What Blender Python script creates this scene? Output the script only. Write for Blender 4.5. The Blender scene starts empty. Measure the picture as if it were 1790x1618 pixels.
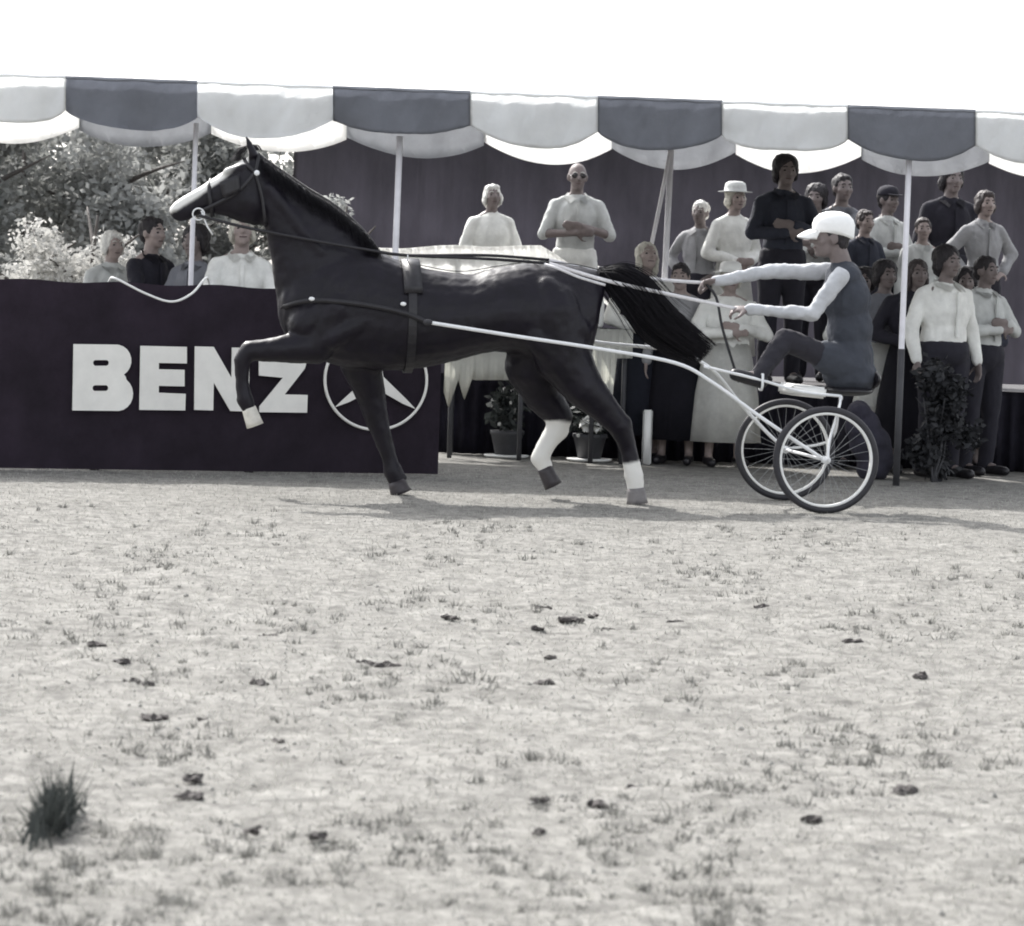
import bpy, bmesh, math, random
import numpy as np
from mathutils import Vector, Matrix, noise
random.seed(7); np.random.seed(7)
SC = bpy.context.scene
COL = SC.collection
PI = math.pi

# ------------------------------------------------------------------ camera
CAM_H, FPX, W0, H0 = 1.35, 6226.0, 1790.0, 1618.0
PITCH, ROLL = math.atan(322.9 / FPX), math.radians(1.9)
fw = Vector((0, math.cos(PITCH), -math.sin(PITCH))); up = Vector((0, math.sin(PITCH), math.cos(PITCH))); rt = Vector((1, 0, 0))
CR = rt * math.cos(ROLL) + up * math.sin(ROLL)
CU = up * math.cos(ROLL) - rt * math.sin(ROLL)
CAM = Vector((0, 0, CAM_H))
cd = bpy.data.cameras.new('camera'); cam = bpy.data.objects.new('camera', cd); COL.objects.link(cam)
cam.matrix_world = Matrix(((CR.x, CU.x, -fw.x, CAM.x), (CR.y, CU.y, -fw.y, CAM.y), (CR.z, CU.z, -fw.z, CAM.z), (0, 0, 0, 1)))
cd.sensor_width = 36; cd.lens = 36 * FPX / W0; cd.clip_start = .1; cd.clip_end = 2000
cd.dof.use_dof = True; cd.dof.focus_distance = 21.8; cd.dof.aperture_fstop = 8.0
SC.camera = cam

# ------------------------------------------------------------------ light
SUN = Vector((-.55, .88, 1.0)).normalized()          # towards the sun: behind the tent, to the left
wd = bpy.data.worlds.new('World'); SC.world = wd; wd.use_nodes = True
nt = wd.node_tree; nt.nodes.clear()
sky = nt.nodes.new('ShaderNodeTexSky'); sky.sky_type = 'NISHITA'; sky.sun_disc = False
sky.sun_elevation = math.asin(SUN.z); sky.sun_rotation = math.atan2(SUN.x, SUN.y); sky.air_density = 1.0; sky.dust_density = 3.0
hs = nt.nodes.new('ShaderNodeHueSaturation'); hs.inputs['Saturation'].default_value = .22
bg = nt.nodes.new('ShaderNodeBackground'); bg.inputs['Strength'].default_value = .15
wo = nt.nodes.new('ShaderNodeOutputWorld')
nt.links.new(sky.outputs[0], hs.inputs['Color']); nt.links.new(hs.outputs[0], bg.inputs[0]); nt.links.new(bg.outputs[0], wo.inputs[0])
sd = bpy.data.lights.new('sun', 'SUN'); sd.energy = 2.4; sd.angle = math.radians(.6); sd.color = (1, .975, .94)
so = bpy.data.objects.new('sun', sd); COL.objects.link(so); so.rotation_euler = SUN.to_track_quat('Z', 'Y').to_euler(); so.location = SUN * 60
SC.view_settings.view_transform = 'Standard'; SC.view_settings.look = 'None'; SC.view_settings.gamma = 1
SC.view_settings.exposure = 1.5; SC.view_settings.use_curve_mapping = False
SC.render.engine = 'CYCLES'; SC.cycles.filter_width = 1.9; SC.cycles.use_denoising = True
SC.cycles.max_bounces = 6

# ------------------------------------------------------------------ helpers
def ray(u, v):
    return fw * FPX + CR * (u - W0 / 2) + CU * (H0 / 2 - v)
def at(u, v, Y):
    d = ray(u, v); return CAM + d * (Y / d.y)
def on_ground(u, v, z=0):
    d = ray(u, v); return CAM + d * ((z - CAM_H) / d.z)
def plane_hit(u, v, p, n):
    d = ray(u, v); return CAM + d * ((p - CAM).dot(n) / d.dot(n))

MATS = {}
def mat(name, col, rough=.7, var=.18, scale=8., bump=0., bscale=None, spec=.4, coat=0., trans=0., sheen=0., stretch=None):
    if name in MATS: return MATS[name]
    m = bpy.data.materials.new(name); m.use_nodes = True; t = m.node_tree; b = t.nodes['Principled BSDF']
    tc = t.nodes.new('ShaderNodeTexCoord'); src = tc.outputs['Object']
    if stretch:
        mp = t.nodes.new('ShaderNodeMapping'); mp.inputs['Scale'].default_value = stretch
        t.links.new(src, mp.inputs[0]); src = mp.outputs[0]
    n = t.nodes.new('ShaderNodeTexNoise'); n.inputs['Scale'].default_value = scale; n.inputs['Detail'].default_value = 6; n.inputs['Roughness'].default_value = .65
    t.links.new(src, n.inputs['Vector'])
    r = t.nodes.new('ShaderNodeValToRGB'); e = r.color_ramp.elements
    e[0].position = .3; e[1].position = .7
    e[0].color = tuple(c * (1 - var) for c in col) + (1,); e[1].color = tuple(min(.92, c * (1 + var)) for c in col) + (1,)
    t.links.new(n.outputs['Fac'], r.inputs[0]); t.links.new(r.outputs[0], b.inputs['Base Color'])
    b.inputs['Roughness'].default_value = rough; b.inputs['Specular IOR Level'].default_value = spec
    if coat: b.inputs['Coat Weight'].default_value = coat; b.inputs['Coat Roughness'].default_value = .25
    if sheen: b.inputs['Sheen Weight'].default_value = sheen
    if bump:
        n2 = t.nodes.new('ShaderNodeTexNoise'); n2.inputs['Scale'].default_value = bscale or scale * 3; n2.inputs['Detail'].default_value = 5
        t.links.new(src, n2.inputs['Vector'])
        bp = t.nodes.new('ShaderNodeBump'); bp.inputs['Strength'].default_value = bump; bp.inputs['Distance'].default_value = .02
        t.links.new(n2.outputs['Fac'], bp.inputs['Height']); t.links.new(bp.outputs[0], b.inputs['Normal'])
    if trans:
        tr = t.nodes.new('ShaderNodeBsdfTranslucent'); mx = t.nodes.new('ShaderNodeMixShader'); mx.inputs[0].default_value = trans
        t.links.new(r.outputs[0], tr.inputs[0]); out = t.nodes['Material Output']
        t.links.new(b.outputs[0], mx.inputs[1]); t.links.new(tr.outputs[0], mx.inputs[2]); t.links.new(mx.outputs[0], out.inputs[0])
    MATS[name] = m; return m

def tag(o, label=None, cat=None, group=None, kind=None):
    if label: o['label'] = label
    if cat: o['category'] = cat
    if group: o['group'] = group
    if kind: o['kind'] = kind
    return o
def thing(name, label, cat, loc=(0, 0, 0), rz=0, group=None):
    o = bpy.data.objects.new(name, None); o.empty_display_size = .1; COL.objects.link(o)
    o.location = loc; o.rotation_euler = (0, 0, rz); return tag(o, label, cat, group)
def rootloc(p):
    while p.parent: p = p.parent
    return p.location.copy()
def obj(name, geo, m, parent=None, world=True, smooth=True, kind=None, label=None):
    """link bmesh/mesh as ONE object; world=True: coordinates are world, root is only translated"""
    if isinstance(geo, bmesh.types.BMesh):
        me = bpy.data.meshes.new(name); bmesh.ops.recalc_face_normals(geo, faces=geo.faces); geo.to_mesh(me); geo.free()
    else: me = geo
    if parent is not None and world: me.transform(Matrix.Translation(-rootloc(parent)))
    if smooth and len(me.polygons): me.polygons.foreach_set('use_smooth', [True] * len(me.polygons))
    for mm in (m if isinstance(m, (list, tuple)) else [m]): me.materials.append(mm)
    o = bpy.data.objects.new(name, me); COL.objects.link(o)
    if parent is not None: o.parent = parent
    if kind: o['kind'] = kind
    if label: o['label'] = label
    return o

def ortho(d, hint=Vector((0, 0, 1))):
    d = d.normalized()
    if abs(d.dot(hint)) > .95: hint = Vector((1, 0, 0))
    a = hint.cross(d).normalized(); return a, d.cross(a).normalized()
def loft(bm, rings):
    vs = [[bm.verts.new(p) for p in r] for r in rings]; n = len(vs[0])
    for a, b in zip(vs, vs[1:]):
        for i in range(n): bm.faces.new((a[i], a[(i + 1) % n], b[(i + 1) % n], b[i]))
    bm.faces.new(vs[0][::-1]); bm.faces.new(vs[-1])
def capsule(bm, p0, p1, r0, r1, n=12, caps=3):
    p0, p1 = Vector(p0), Vector(p1); d = p1 - p0; L = d.length
    if L < 1e-6: d = Vector((0, 0, 1)); L = 1e-6
    d = d / L; a, b = ortho(d); rings = []
    for k in range(caps + 1):
        f = (k + .35) / (caps + .35) * PI / 2
        rings.append((p0 - d * r0 * math.cos(f), r0 * math.sin(f)))
    for k in range(caps, -1, -1):
        f = (k + .35) / (caps + .35) * PI / 2
        rings.append((p1 + d * r1 * math.cos(f), r1 * math.sin(f)))
    loft(bm, [[c + (a * math.cos(2 * PI * i / n) + b * math.sin(2 * PI * i / n)) * r for i in range(n)] for c, r in rings])
def ellipsoid(bm, c, r, rot=None, seg=16, ring=10):
    c = Vector(c); R = rot or Matrix.Identity(3); rings = []
    for k in range(ring + 1):
        f = -PI / 2 + PI * (k + .2) / (ring + .4); z, q = math.sin(f), math.cos(f)
        rings.append([c + R @ Vector((r[0] * q * math.cos(2 * PI * i / seg), r[1] * q * math.sin(2 * PI * i / seg), r[2] * z)) for i in range(seg)])
    loft(bm, rings)
def chain(bm, pts, rad, n=12):
    for i in range(len(pts) - 1): capsule(bm, pts[i], pts[i + 1], rad[i], rad[i + 1], n)
def smooth_path(pts, per=6):
    pts = [Vector(p) for p in pts]; out = []
    for i in range(len(pts) - 1):
        p0, p1, p2, p3 = pts[max(i - 1, 0)], pts[i], pts[i + 1], pts[min(i + 2, len(pts) - 1)]
        for k in range(per):
            t = k / per
            out.append(.5 * ((2 * p1) + (p2 - p0) * t + (2 * p0 - 5 * p1 + 4 * p2 - p3) * t * t + (3 * p1 - p0 - 3 * p2 + p3) * t ** 3))
    out.append(pts[-1]); return out
def tube(bm, pts, r, n=8, r1=None, closed=False):
    pts = [Vector(p) for p in pts]; m = len(pts); rings = []; a = None
    for i, p in enumerate(pts):
        d = (pts[min(i + 1, m - 1)] - pts[max(i - 1, 0)])
        if closed: d = pts[(i + 1) % m] - pts[(i - 1) % m]
        d.normalize()
        if a is None: a, b = ortho(d)
        else:
            a = (a - d * a.dot(d)).normalized(); b = d.cross(a)
        rr = r if r1 is None else r + (r1 - r) * i / (m - 1)
        rings.append([p + (a * math.cos(2 * PI * k / n) + b * math.sin(2 * PI * k / n)) * rr for k in range(n)])
    if closed:
        vs = [[bm.verts.new(q) for q in R] for R in rings]
        for i in range(m):
            A, B = vs[i], vs[(i + 1) % m]
            for k in range(n): bm.faces.new((A[k], A[(k + 1) % n], B[(k + 1) % n], B[k]))
    else: loft(bm, rings)
def strap(bm, pts, w, th, side):
    """flat strap along pts, width w along the direction side(i) x path"""
    pts = [Vector(p) for p in pts]; m = len(pts); rings = []
    for i, p in enumerate(pts):
        d = (pts[min(i + 1, m - 1)] - pts[max(i - 1, 0)]).normalized()
        s = side(i) if callable(side) else side
        n = (s - d * s.dot(d)).normalized(); b = d.cross(n)
        rings.append([p + b * w / 2 + n * th / 2, p - b * w / 2 + n * th / 2, p - b * w / 2 - n * th / 2, p + b * w / 2 - n * th / 2])
    loft(bm, rings)
def box(bm, lo, hi, M=None):
    lo, hi = Vector(lo), Vector(hi); q = []
    for x, y, z in ((0,0,0),(1,0,0),(1,1,0),(0,1,0),(0,0,1),(1,0,1),(1,1,1),(0,1,1)):
        p = Vector((hi.x if x else lo.x, hi.y if y else lo.y, hi.z if z else lo.z)); q.append(bm.verts.new(M @ p if M else p))
    for f in ((3,2,1,0),(4,5,6,7),(0,1,5,4),(1,2,6,5),(2,3,7,6),(3,0,4,7)): bm.faces.new([q[i] for i in f])
def lathe(bm, c, prof, n=20):
    c = Vector(c); loft(bm, [[c + Vector((r * math.cos(2 * PI * i / n), r * math.sin(2 * PI * i / n), z)) for i in range(n)] for r, z in prof])
def remesh(bm, vox, it=5, fac=.5):
    me = bpy.data.meshes.new('tmp'); bmesh.ops.recalc_face_normals(bm, faces=bm.faces); bm.to_mesh(me); bm.free()
    o = bpy.data.objects.new('tmp', me); COL.objects.link(o)
    md = o.modifiers.new('r', 'REMESH'); md.mode = 'VOXEL'; md.voxel_size = vox
    if it: sm = o.modifiers.new('s', 'SMOOTH'); sm.iterations = it; sm.factor = fac
    dg = bpy.context.evaluated_depsgraph_get(); dg.update()
    r = bpy.data.meshes.new_from_object(o.evaluated_get(dg)); bpy.data.objects.remove(o); bpy.data.meshes.remove(me)
    return r
def wrinkle(me, amp, sc, seed=0, stretch=(1, 1, 1)):
    off = Vector((seed * 3.7, seed * 1.3, seed * 2.1)); n = len(me.vertices)
    co = np.empty(n * 3, 'f'); me.vertices.foreach_get('co', co); co = co.reshape(-1, 3)
    nr = np.array([tuple(x.vector) for x in me.vertex_normals], 'f')
    d = np.empty(n, 'f')
    for i, q in enumerate((co * sc * np.array(stretch, 'f')).tolist()):
        q = Vector(q) + off; d[i] = noise.noise(q) + .5 * noise.noise(q * 2.3)
    co += nr * (d * amp)[:, None]; me.vertices.foreach_set('co', co.ravel()); me.update()
    return me
def mesh_from(verts, faces, name='m'):
    me = bpy.data.meshes.new(name); me.from_pydata(verts, [], faces); return me

# ------------------------------------------------------------------ materials (black-and-white tones with the print's slight tints)
M_white = mat('white_paint', (.78, .78, .76), .5, .05, 6)
M_letter = mat('white_lettering', (.80, .79, .75), .7, .08, 5)
M_board = mat('dark_board', (.038, .028, .042), .85, .35, 2.5, .15, 40)
M_metal = mat('pale_metal', (.72, .73, .74), .3, .08, 10, spec=.6)
M_pole = mat('tent_pole_paint', (.74, .73, .77), .45, .10, 9)
M_poledk = mat('dark_pole_foot', (.05, .05, .055), .6, .2, 9)
M_rubber = mat('tyre_rubber', (.028, .027, .032), .6, .2, 20)
M_leather = mat('black_leather', (.013, .012, .015), .4, .3, 30, spec=.4)
M_strapw = mat('pale_strap', (.62, .61, .62), .5, .15, 25)
M_hair = mat('black_horsehair', (.006, .005, .008), .5, .4, 30, spec=.25)
M_valw = mat('white_canvas', (.86, .87, .87), .8, .05, 3, .12, 30)
M_vald = mat('slate_canvas', (.235, .245, .275), .8, .12, 3, .12, 30)
M_fringew = mat('white_rear_canvas', (.86, .86, .85), .85, .05, 6, .1, 60, trans=.45)
M_fringed = mat('grey_rear_canvas', (.36, .37, .39), .85, .10, 6, .1, 60, trans=.35)
M_roof = mat('tent_roof_canvas', (.60, .60, .60), .8, .08, 2)
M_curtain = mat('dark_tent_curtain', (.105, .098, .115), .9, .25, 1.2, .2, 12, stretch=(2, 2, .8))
M_skirtcloth = mat('dark_skirt_cloth', (.030, .028, .042), .9, .45, 3, .2, 20)
M_deck = mat('platform_boards', (.05, .047, .05), .8, .2, 5)
M_sheencloth = mat('white_sheen_cloth', (.88, .88, .86), .85, .05, 5, .12, 20, trans=.6)
M_cloth = mat('white_tablecloth', (.70, .70, .65), .85, .06, 6, .1, 30)
M_skin = mat('skin', (.29, .235, .22), .55, .12, 20, .05, 120)
M_skind = mat('tanned_skin', (.17, .14, .135), .55, .12, 20, .05, 120)
M_eye = mat('dark_eye', (.012, .01, .012), .15, .1, 20, spec=.6)
M_hoof = mat('dark_hoof', (.035, .03, .034), .45, .3, 25)
M_hoofg = mat('grey_hoof', (.16, .15, .15), .5, .2, 25)
M_hoofw = mat('pale_hoof', (.55, .53, .48), .55, .15, 25)

def ground_mat():
    m = bpy.data.materials.new('arena_ground'); m.use_nodes = True; t = m.node_tree; b = t.nodes['Principled BSDF']
    b.inputs['Roughness'].default_value = .95; b.inputs['Specular IOR Level'].default_value = .15
    g = t.nodes.new('ShaderNodeNewGeometry')
    def nz(s, d, ro=.6):
        n = t.nodes.new('ShaderNodeTexNoise'); n.inputs['Scale'].default_value = s; n.inputs['Detail'].default_value = d; n.inputs['Roughness'].default_value = ro
        t.links.new(g.outputs['Position'], n.inputs['Vector']); return n
    def ramp(src, p0, p1, c0, c1):
        r = t.nodes.new('ShaderNodeValToRGB'); r.color_ramp.elements[0].position = p0; r.color_ramp.elements[1].position = p1
        r.color_ramp.elements[0].color = c0 + (1,); r.color_ramp.elements[1].color = c1 + (1,); t.links.new(src, r.inputs[0]); return r
    base = ramp(nz(2.2, 8, .7).outputs['Fac'], .32, .68, (.200, .195, .182), (.282, .276, .260))
    fine = ramp(nz(38, 5, .75).outputs['Fac'], .30, .62, (.66, .655, .65), (1.06, 1.06, 1.05))
    grit = ramp(nz(140, 3, .7).outputs['Fac'], .33, .60, (.74, .74, .73), (1.05, 1.05, 1.05))
    dark = ramp(nz(7.5, 6, .72).outputs['Fac'], .36, .54, (.56, .56, .56), (1, 1, 1))
    blot = ramp(nz(17, 4, .6).outputs['Fac'], .38, .56, (.70, .70, .70), (1.03, 1.03, 1.03))
    cur = base.outputs[0]
    for k in (fine, grit, dark, blot):
        mx = t.nodes.new('ShaderNodeMix'); mx.data_type = 'RGBA'; mx.blend_type = 'MULTIPLY'; mx.inputs['Factor'].default_value = .9
        t.links.new(cur, mx.inputs['A']); t.links.new(k.outputs[0], mx.inputs['B']); cur = mx.outputs['Result']
    t.links.new(cur, b.inputs['Base Color'])
    bp = t.nodes.new('ShaderNodeBump'); bp.inputs['Strength'].default_value = .55; bp.inputs['Distance'].default_value = .012
    t.links.new(nz(45, 6, .7).outputs['Fac'], bp.inputs['Height']); t.links.new(bp.outputs[0], b.inputs['Normal'])
    return m
M_ground = ground_mat()
M_crumb = mat('dry_crumbs', (.24, .235, .22), .95, .3, 3)
M_straw = mat('dry_stubble', (.33, .325, .30), .9, .25, 2, trans=.3)
M_clod = mat('dark_earth', (.060, .054, .052), .95, .4, 30, .4, 60)

# ------------------------------------------------------------------ ground: one sheet to the horizon, finely uneven where it is seen
TABS = {k: np.random.RandomState(k).rand(512, 512) for k in range(1, 5)}
def vnoise(x, y, s, seed):
    xs, ys = x * s, y * s; xi, yi = np.floor(xs).astype(int), np.floor(ys).astype(int); xf, yf = xs - xi, ys - yi
    tab = TABS[seed]; u, v = xf * xf * (3 - 2 * xf), yf * yf * (3 - 2 * yf)
    h = lambda i, j: tab[i % 512, j % 512]
    return (h(xi, yi) * (1 - u) + h(xi + 1, yi) * u) * (1 - v) + (h(xi, yi + 1) * (1 - u) + h(xi + 1, yi + 1) * u) * v - .5
def ground_h(x, y):
    z = vnoise(x, y, 1.3, 1) * .022 + vnoise(x, y, 5, 2) * .016 + vnoise(x, y, 14, 3) * .014 + vnoise(x, y, 30, 4) * .008
    k = np.clip((y - 4) / 2, 0, 1) * np.clip((27 - y) / 1.5, 0, 1) * np.clip((4.2 - np.abs(x)) / .6, 0, 1)
    k = k * np.where(y > 19, np.clip(1 - (y - 19) * .3, .35, 1), 1)
    return z * k - .004 * k
gx = np.concatenate([[-400, -120, -40, -15, -7], np.arange(-4.3, 4.31, .03), [7, 15, 40, 120, 400]])
gy = np.concatenate([[-60, -20, -5, 2], np.arange(4, 27.2, .045), [29, 32, 40, 60, 120, 300, 800]])
GX, GY = np.meshgrid(gx, gy); GZ = ground_h(GX, GY)
co = np.stack([GX.ravel(), GY.ravel(), GZ.ravel()], 1); nx, ny = len(gx), len(gy)
ii = (np.arange(ny - 1)[:, None] * nx + np.arange(nx - 1)[None, :]).ravel()
gme = mesh_from(co.tolist(), np.stack([ii, ii + 1, ii + nx + 1, ii + nx], 1).tolist(), 'ground')
tag(obj('ground', gme, M_ground), kind='structure')

def scatter(name, n, mk, m, ymin, ymax, power=1.0, label=None, cat=None):
    V, F = [], []
    ys = ymin + (ymax - ymin) * np.random.rand(n) ** power; xs = np.random.uniform(-1, 1, n) * (ys * .150 + .25); zs = ground_h(xs, ys)
    for x, y, z in zip(xs.tolist(), ys.tolist(), zs.tolist()):
        b = len(V); v, f = mk(x, y, z)
        V += v; F += [tuple(b + i for i in q) for q in f]
    o = obj(name, mesh_from(V, F, name), m, smooth=False); tag(o, label, cat, kind='stuff'); return o
def crumb(x, y, z):
    s = random.uniform(.002, .007) * (1.7 if random.random() < .05 else 1); a = random.random() * 6
    q = [Vector((math.cos(a + i * 1.571), math.sin(a + i * 1.571), 0)) * s * random.uniform(.7, 1.4) for i in range(4)]
    v = [(x + p.x, y + p.y, z + random.uniform(-.1, .3) * s) for p in q] + [(x, y, z + s * random.uniform(.6, 1.1)), (x, y, z - s)]
    return v, [(0, 1, 4), (1, 2, 4), (2, 3, 4), (3, 0, 4), (1, 0, 5), (2, 1, 5), (3, 2, 5), (0, 3, 5)]
def blade(x, y, z):
    h = random.uniform(.008, .022); a = random.random() * 6.3; w = random.uniform(.0015, .0035); l = random.uniform(.2, 1.6) * h; b = random.random() * 6.3
    return [(x - w * math.cos(a), y - w * math.sin(a), z - .003), (x + w * math.cos(a), y + w * math.sin(a), z - .003), (x + l * math.cos(b), y + l * math.sin(b), z + h)], [(0, 1, 2)]
scatter('dirt_crumbs', 9000, crumb, M_crumb, 6.8, 24, 1.2, 'loose pale crumbs of dry earth strewn over the arena ground', 'dirt')
scatter('dry_grass', 52000, blade, M_straw, 6.8, 25, 1.1, 'short dry grass stubble all over the arena ground', 'grass')

def tuft(x, y, z):
    V, F = [], []; s = random.uniform(.4, 1.2)
    q = noise.noise(Vector((x * 1.6, y * .8, 2))) + .6 * noise.noise(Vector((x * 5, y * 2.5, 7)))
    if q + .10 < random.random() * .55: return V, F
    for _ in range(random.randint(8, 22)):
        v, f = blade(x + random.gauss(0, .014 * s), y + random.gauss(0, .02 * s), z); b = len(V)
        h = random.uniform(.6, 1.5); v[2] = (v[2][0], v[2][1], z + (v[2][2] - z) * h * s * 1.3); V += v; F += [tuple(b + i for i in q) for q in f]
    return V, F
M_turf = mat('worn_turf', (.150, .149, .138), .9, .35, 4, trans=.2)
scatter('worn_grass_tufts', 4200, tuft, M_turf, 6.8, 20, 1.5, 'small worn tufts of grey grass speckling the arena ground', 'grass')

# ------------------------------------------------------------------ tent: flat canopy, striped scalloped valance, poles, dark back curtain
TY = 24.6
tent = thing('tent', 'striped show tent with scalloped valances front and back behind the trotting horse', 'tent', (0, TY, 0))
def eave_v(u): return 132 + (u - 120) * (190 - 132) / 1560.
bounds = [-340, -110, 115, 345, 582, 822, 1045, 1262, 1482, 1705, 1930, 2150]
zt = at(895, eave_v(895), TY).z
def panel(u0, u1, k):
    bm = bmesh.new(); n = 44; rows = 12; g = []
    sag = 1 if k % 2 else .8
    for r in range(rows + 1):
        row = []
        for i in range(n + 1):
            f = i / n; u = u0 + (u1 - u0) * f
            arc = 1 - abs(2 * f - 1) ** 2.6
            drop = 62 + 3 * math.sin(k * 4.3) + (28 + 4 * math.sin(k * 2.7)) * arc ** (1 + .25 * math.sin(k * 5.1)) + 3 * math.sin(k * 2.1 + f * 5) + 1.2 * noise.noise(Vector((u * .05, k, 3)))
            t = r / rows; v = eave_v(u) + drop * t
            wav = (.020 * math.sin(f * 9 + k * 1.7) + .010 * math.sin(f * 23 + k)) * t + .030 * noise.noise(Vector((u * .022, k * 3.1 + t * 1.1, 1))) * (.25 + t) + .012 * noise.noise(Vector((u * .07 + t * 3, t * 2.5, k)))
            p = at(u, v, TY - .02 - .05 * t * arc); p.y += wav
            row.append(bm.verts.new(p))
        g.append(row)
    for r in range(rows):
        for i in range(n): bm.faces.new((g[r][i], g[r][i + 1], g[r + 1][i + 1], g[r + 1][i]))
    bmesh.ops.solidify(bm, geom=bm.faces[:], thickness=.004)
    p = obj('valance_panel', bm, M_vald if k % 2 == 0 else M_valw, tent)
    bm = bmesh.new(); tube(bm, [at(u0 + (u1 - u0) * i / 10., eave_v(u0 + (u1 - u0) * i / 10.) + 3 + .8 * math.sin(i * 1.7 + k), TY - .025) for i in range(11)], .011, 6); obj('eave_hem', bm, M_vald if k % 2 == 0 else M_valw, p)
    if k % 2: p['label'] = 'white valance panel'
    else: p['label'] = 'slate grey valance panel'
def rear_panel(u0, u1, k):
    bm = bmesh.new(); g = []; n = 22; rows = 5; du = 24
    for r in range(rows + 1):
        row = []
        for i in range(n + 1):
            f = i / n; u = u0 + du + (u1 - u0) * f
            arc = 1 - abs(2 * f - 1) ** 2.0
            t = r / rows; v = eave_v(u) + 22 * (1 - t) + (92 + 30 * arc + 3 * math.sin(k + f * 4)) * t
            q = at(u, v, RY); q.y += .02 * t * math.sin(f * 11 + k * 2.3) + .010 * t * math.sin(f * 27 + k)
            row.append(bm.verts.new(q))
        g.append(row)
    for r in range(rows):
        for i in range(n): bm.faces.new((g[r][i], g[r][i + 1], g[r + 1][i + 1], g[r + 1][i]))
    bmesh.ops.solidify(bm, geom=bm.faces[:], thickness=.003)
    obj('rear_valance_panel', bm, M_fringed if k % 2 == 0 else M_fringew, tent, label=('slate grey' if k % 2 == 0 else 'white') + ' valance panel on the far side of the tent')
RY = 27.72
for k in range(len(bounds) - 1):
    panel(bounds[k], bounds[k + 1], k); rear_panel(bounds[k], bounds[k + 1], k)
# roof sheet just under the sight line over the eave
xl, xr = at(bounds[0], 160, TY).x, at(bounds[-1], 160, TY).x
bm = bmesh.new(); box(bm, (xl, TY + .01, zt - .07), (xr, RY + .02, zt - .03)); obj('canopy_roof', bm, M_roof, tent, smooth=False)
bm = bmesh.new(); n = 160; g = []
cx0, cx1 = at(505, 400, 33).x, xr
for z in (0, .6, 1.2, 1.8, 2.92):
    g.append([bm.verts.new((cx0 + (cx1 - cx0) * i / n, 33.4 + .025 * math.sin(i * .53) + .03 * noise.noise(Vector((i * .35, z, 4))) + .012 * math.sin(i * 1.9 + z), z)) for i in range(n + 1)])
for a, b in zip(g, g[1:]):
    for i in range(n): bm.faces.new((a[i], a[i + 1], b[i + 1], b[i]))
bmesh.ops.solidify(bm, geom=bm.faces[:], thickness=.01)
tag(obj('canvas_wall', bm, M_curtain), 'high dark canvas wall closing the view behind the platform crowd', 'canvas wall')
bm = bmesh.new()
def pole(u0, v0, u1, v1, Y, r, foot=True):
    a, b = at(u0, v0, Y), at(u1, v1, Y)
    d = (b - a).normalized(); b = a + d * ((0 - a.z) / d.z) if b.z > -.05 else b
    bm = bmesh.new(); tube(bm, [a, a.lerp(b, .3), a.lerp(b, .6), b], r, 10); p = obj('tent_pole', bm, M_pole, tent)
    return a, b
pole(343, 215, 322, 835, TY + .25, .018)
pole(699, 238, 676, 842, TY + .25, .023)
pole(1173, 262, 1146, 806, 26.98, .024)
a, b = pole(1590, 255, 1566, 853, TY + .1, .021)
bm = bmesh.new(); d = (b - a).normalized(); tube(bm, [b - d * .95, b - d * .5, b], .0245, 10); obj('pole_sleeve', bm, M_poledk, tent)
bm = bmesh.new(); tube(bm, [at(1172, 264, 26.95), at(1155, 350, 26.95), at(1134, 452, 26.95)], .016, 8); obj('guy_rope', bm, M_pole, tent)

# ------------------------------------------------------------------ viewing platform with its dark cloth front
PZ, PY = .60, 27.15
px0, px1 = at(772, 760, PY).x, at(2000, 760, PY).x
plat = thing('viewing_platform', 'low viewing platform under the tent with dark cloth hung along its front', 'platform', ((px0 + px1) / 2, PY, 0))
bm = bmesh.new(); nb = 9
for i in range(nb):
    y = PY + .03 + i * .3; bm = bmesh.new(); box(bm, (px0, y, PZ - .05), (px1, y + .29, PZ)); obj('deck_board', bm, M_deck, plat, smooth=False)
bm = bmesh.new(); n = 300; g = []
for z, s in ((.0, 1.0), (.2, 1.0), (.45, .8), (PZ - .03, .5), (PZ + .012, .3)):
    g.append([bm.verts.new((px0 - .02 + (px1 - px0) * i / n, PY - .03 + .028 * s * math.sin(i * 1.1) + .014 * s * math.sin(i * .37), max(z, .004))) for i in range(n + 1)])
for p, q in zip(g, g[1:]):
    for i in range(n): bm.faces.new((p[i], p[i + 1], q[i + 1], q[i]))
bmesh.ops.solidify(bm, geom=bm.faces[:], thickness=.008); obj('skirt_cloth', bm, M_skirtcloth, plat)

rz = at(800, 437, PY).z
rail = thing('platform_rail', 'rail along the platform carrying the added white sheen cloth behind the horse back', 'railing', (at(800, 437, PY).x, PY, PZ))
for u in (640, 790, 940): bm = bmesh.new(); x = at(u, 500, PY).x; tube(bm, [(x, PY + .1, PZ), (x, PY + .1, rz - .01)], .02, 8); obj('rail_post', bm, M_poledk, rail)
bm = bmesh.new(); tube(bm, [(at(628, 437, PY).x, PY + .1, rz - .02), (at(960, 437, PY).x, PY + .1, rz - .02)], .02, 8); obj('rail_bar', bm, M_poledk, rail)
bm = bmesh.new(); n = 90; g = []
def rail_top(u): return 431 + 3 * math.sin((u - 640) / 32.) + max(0, u - 945) * .55 + .0022 * max(0, u - 945) ** 2 - 5 * math.exp(-((u - 905) / 45.) ** 2)
for r in range(7):
    row = []
    for i in range(n + 1):
        u = 636 + (1078 - 636) * i / n; v = rail_top(u) + (62 if u < 960 else max(8, 62 - (u - 960) * .55)) * r / 6.
        q = at(u, v, PY + .06 - .02 * (r > 0)); q.y += .016 * math.sin(i * .9) * r / 6. + .008 * math.sin(i * 2.3 + r); row.append(bm.verts.new(q))
    g.append(row)
for p, q in zip(g, g[1:]):
    for i in range(n): bm.faces.new((p[i], p[i + 1], q[i + 1], q[i]))
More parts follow.
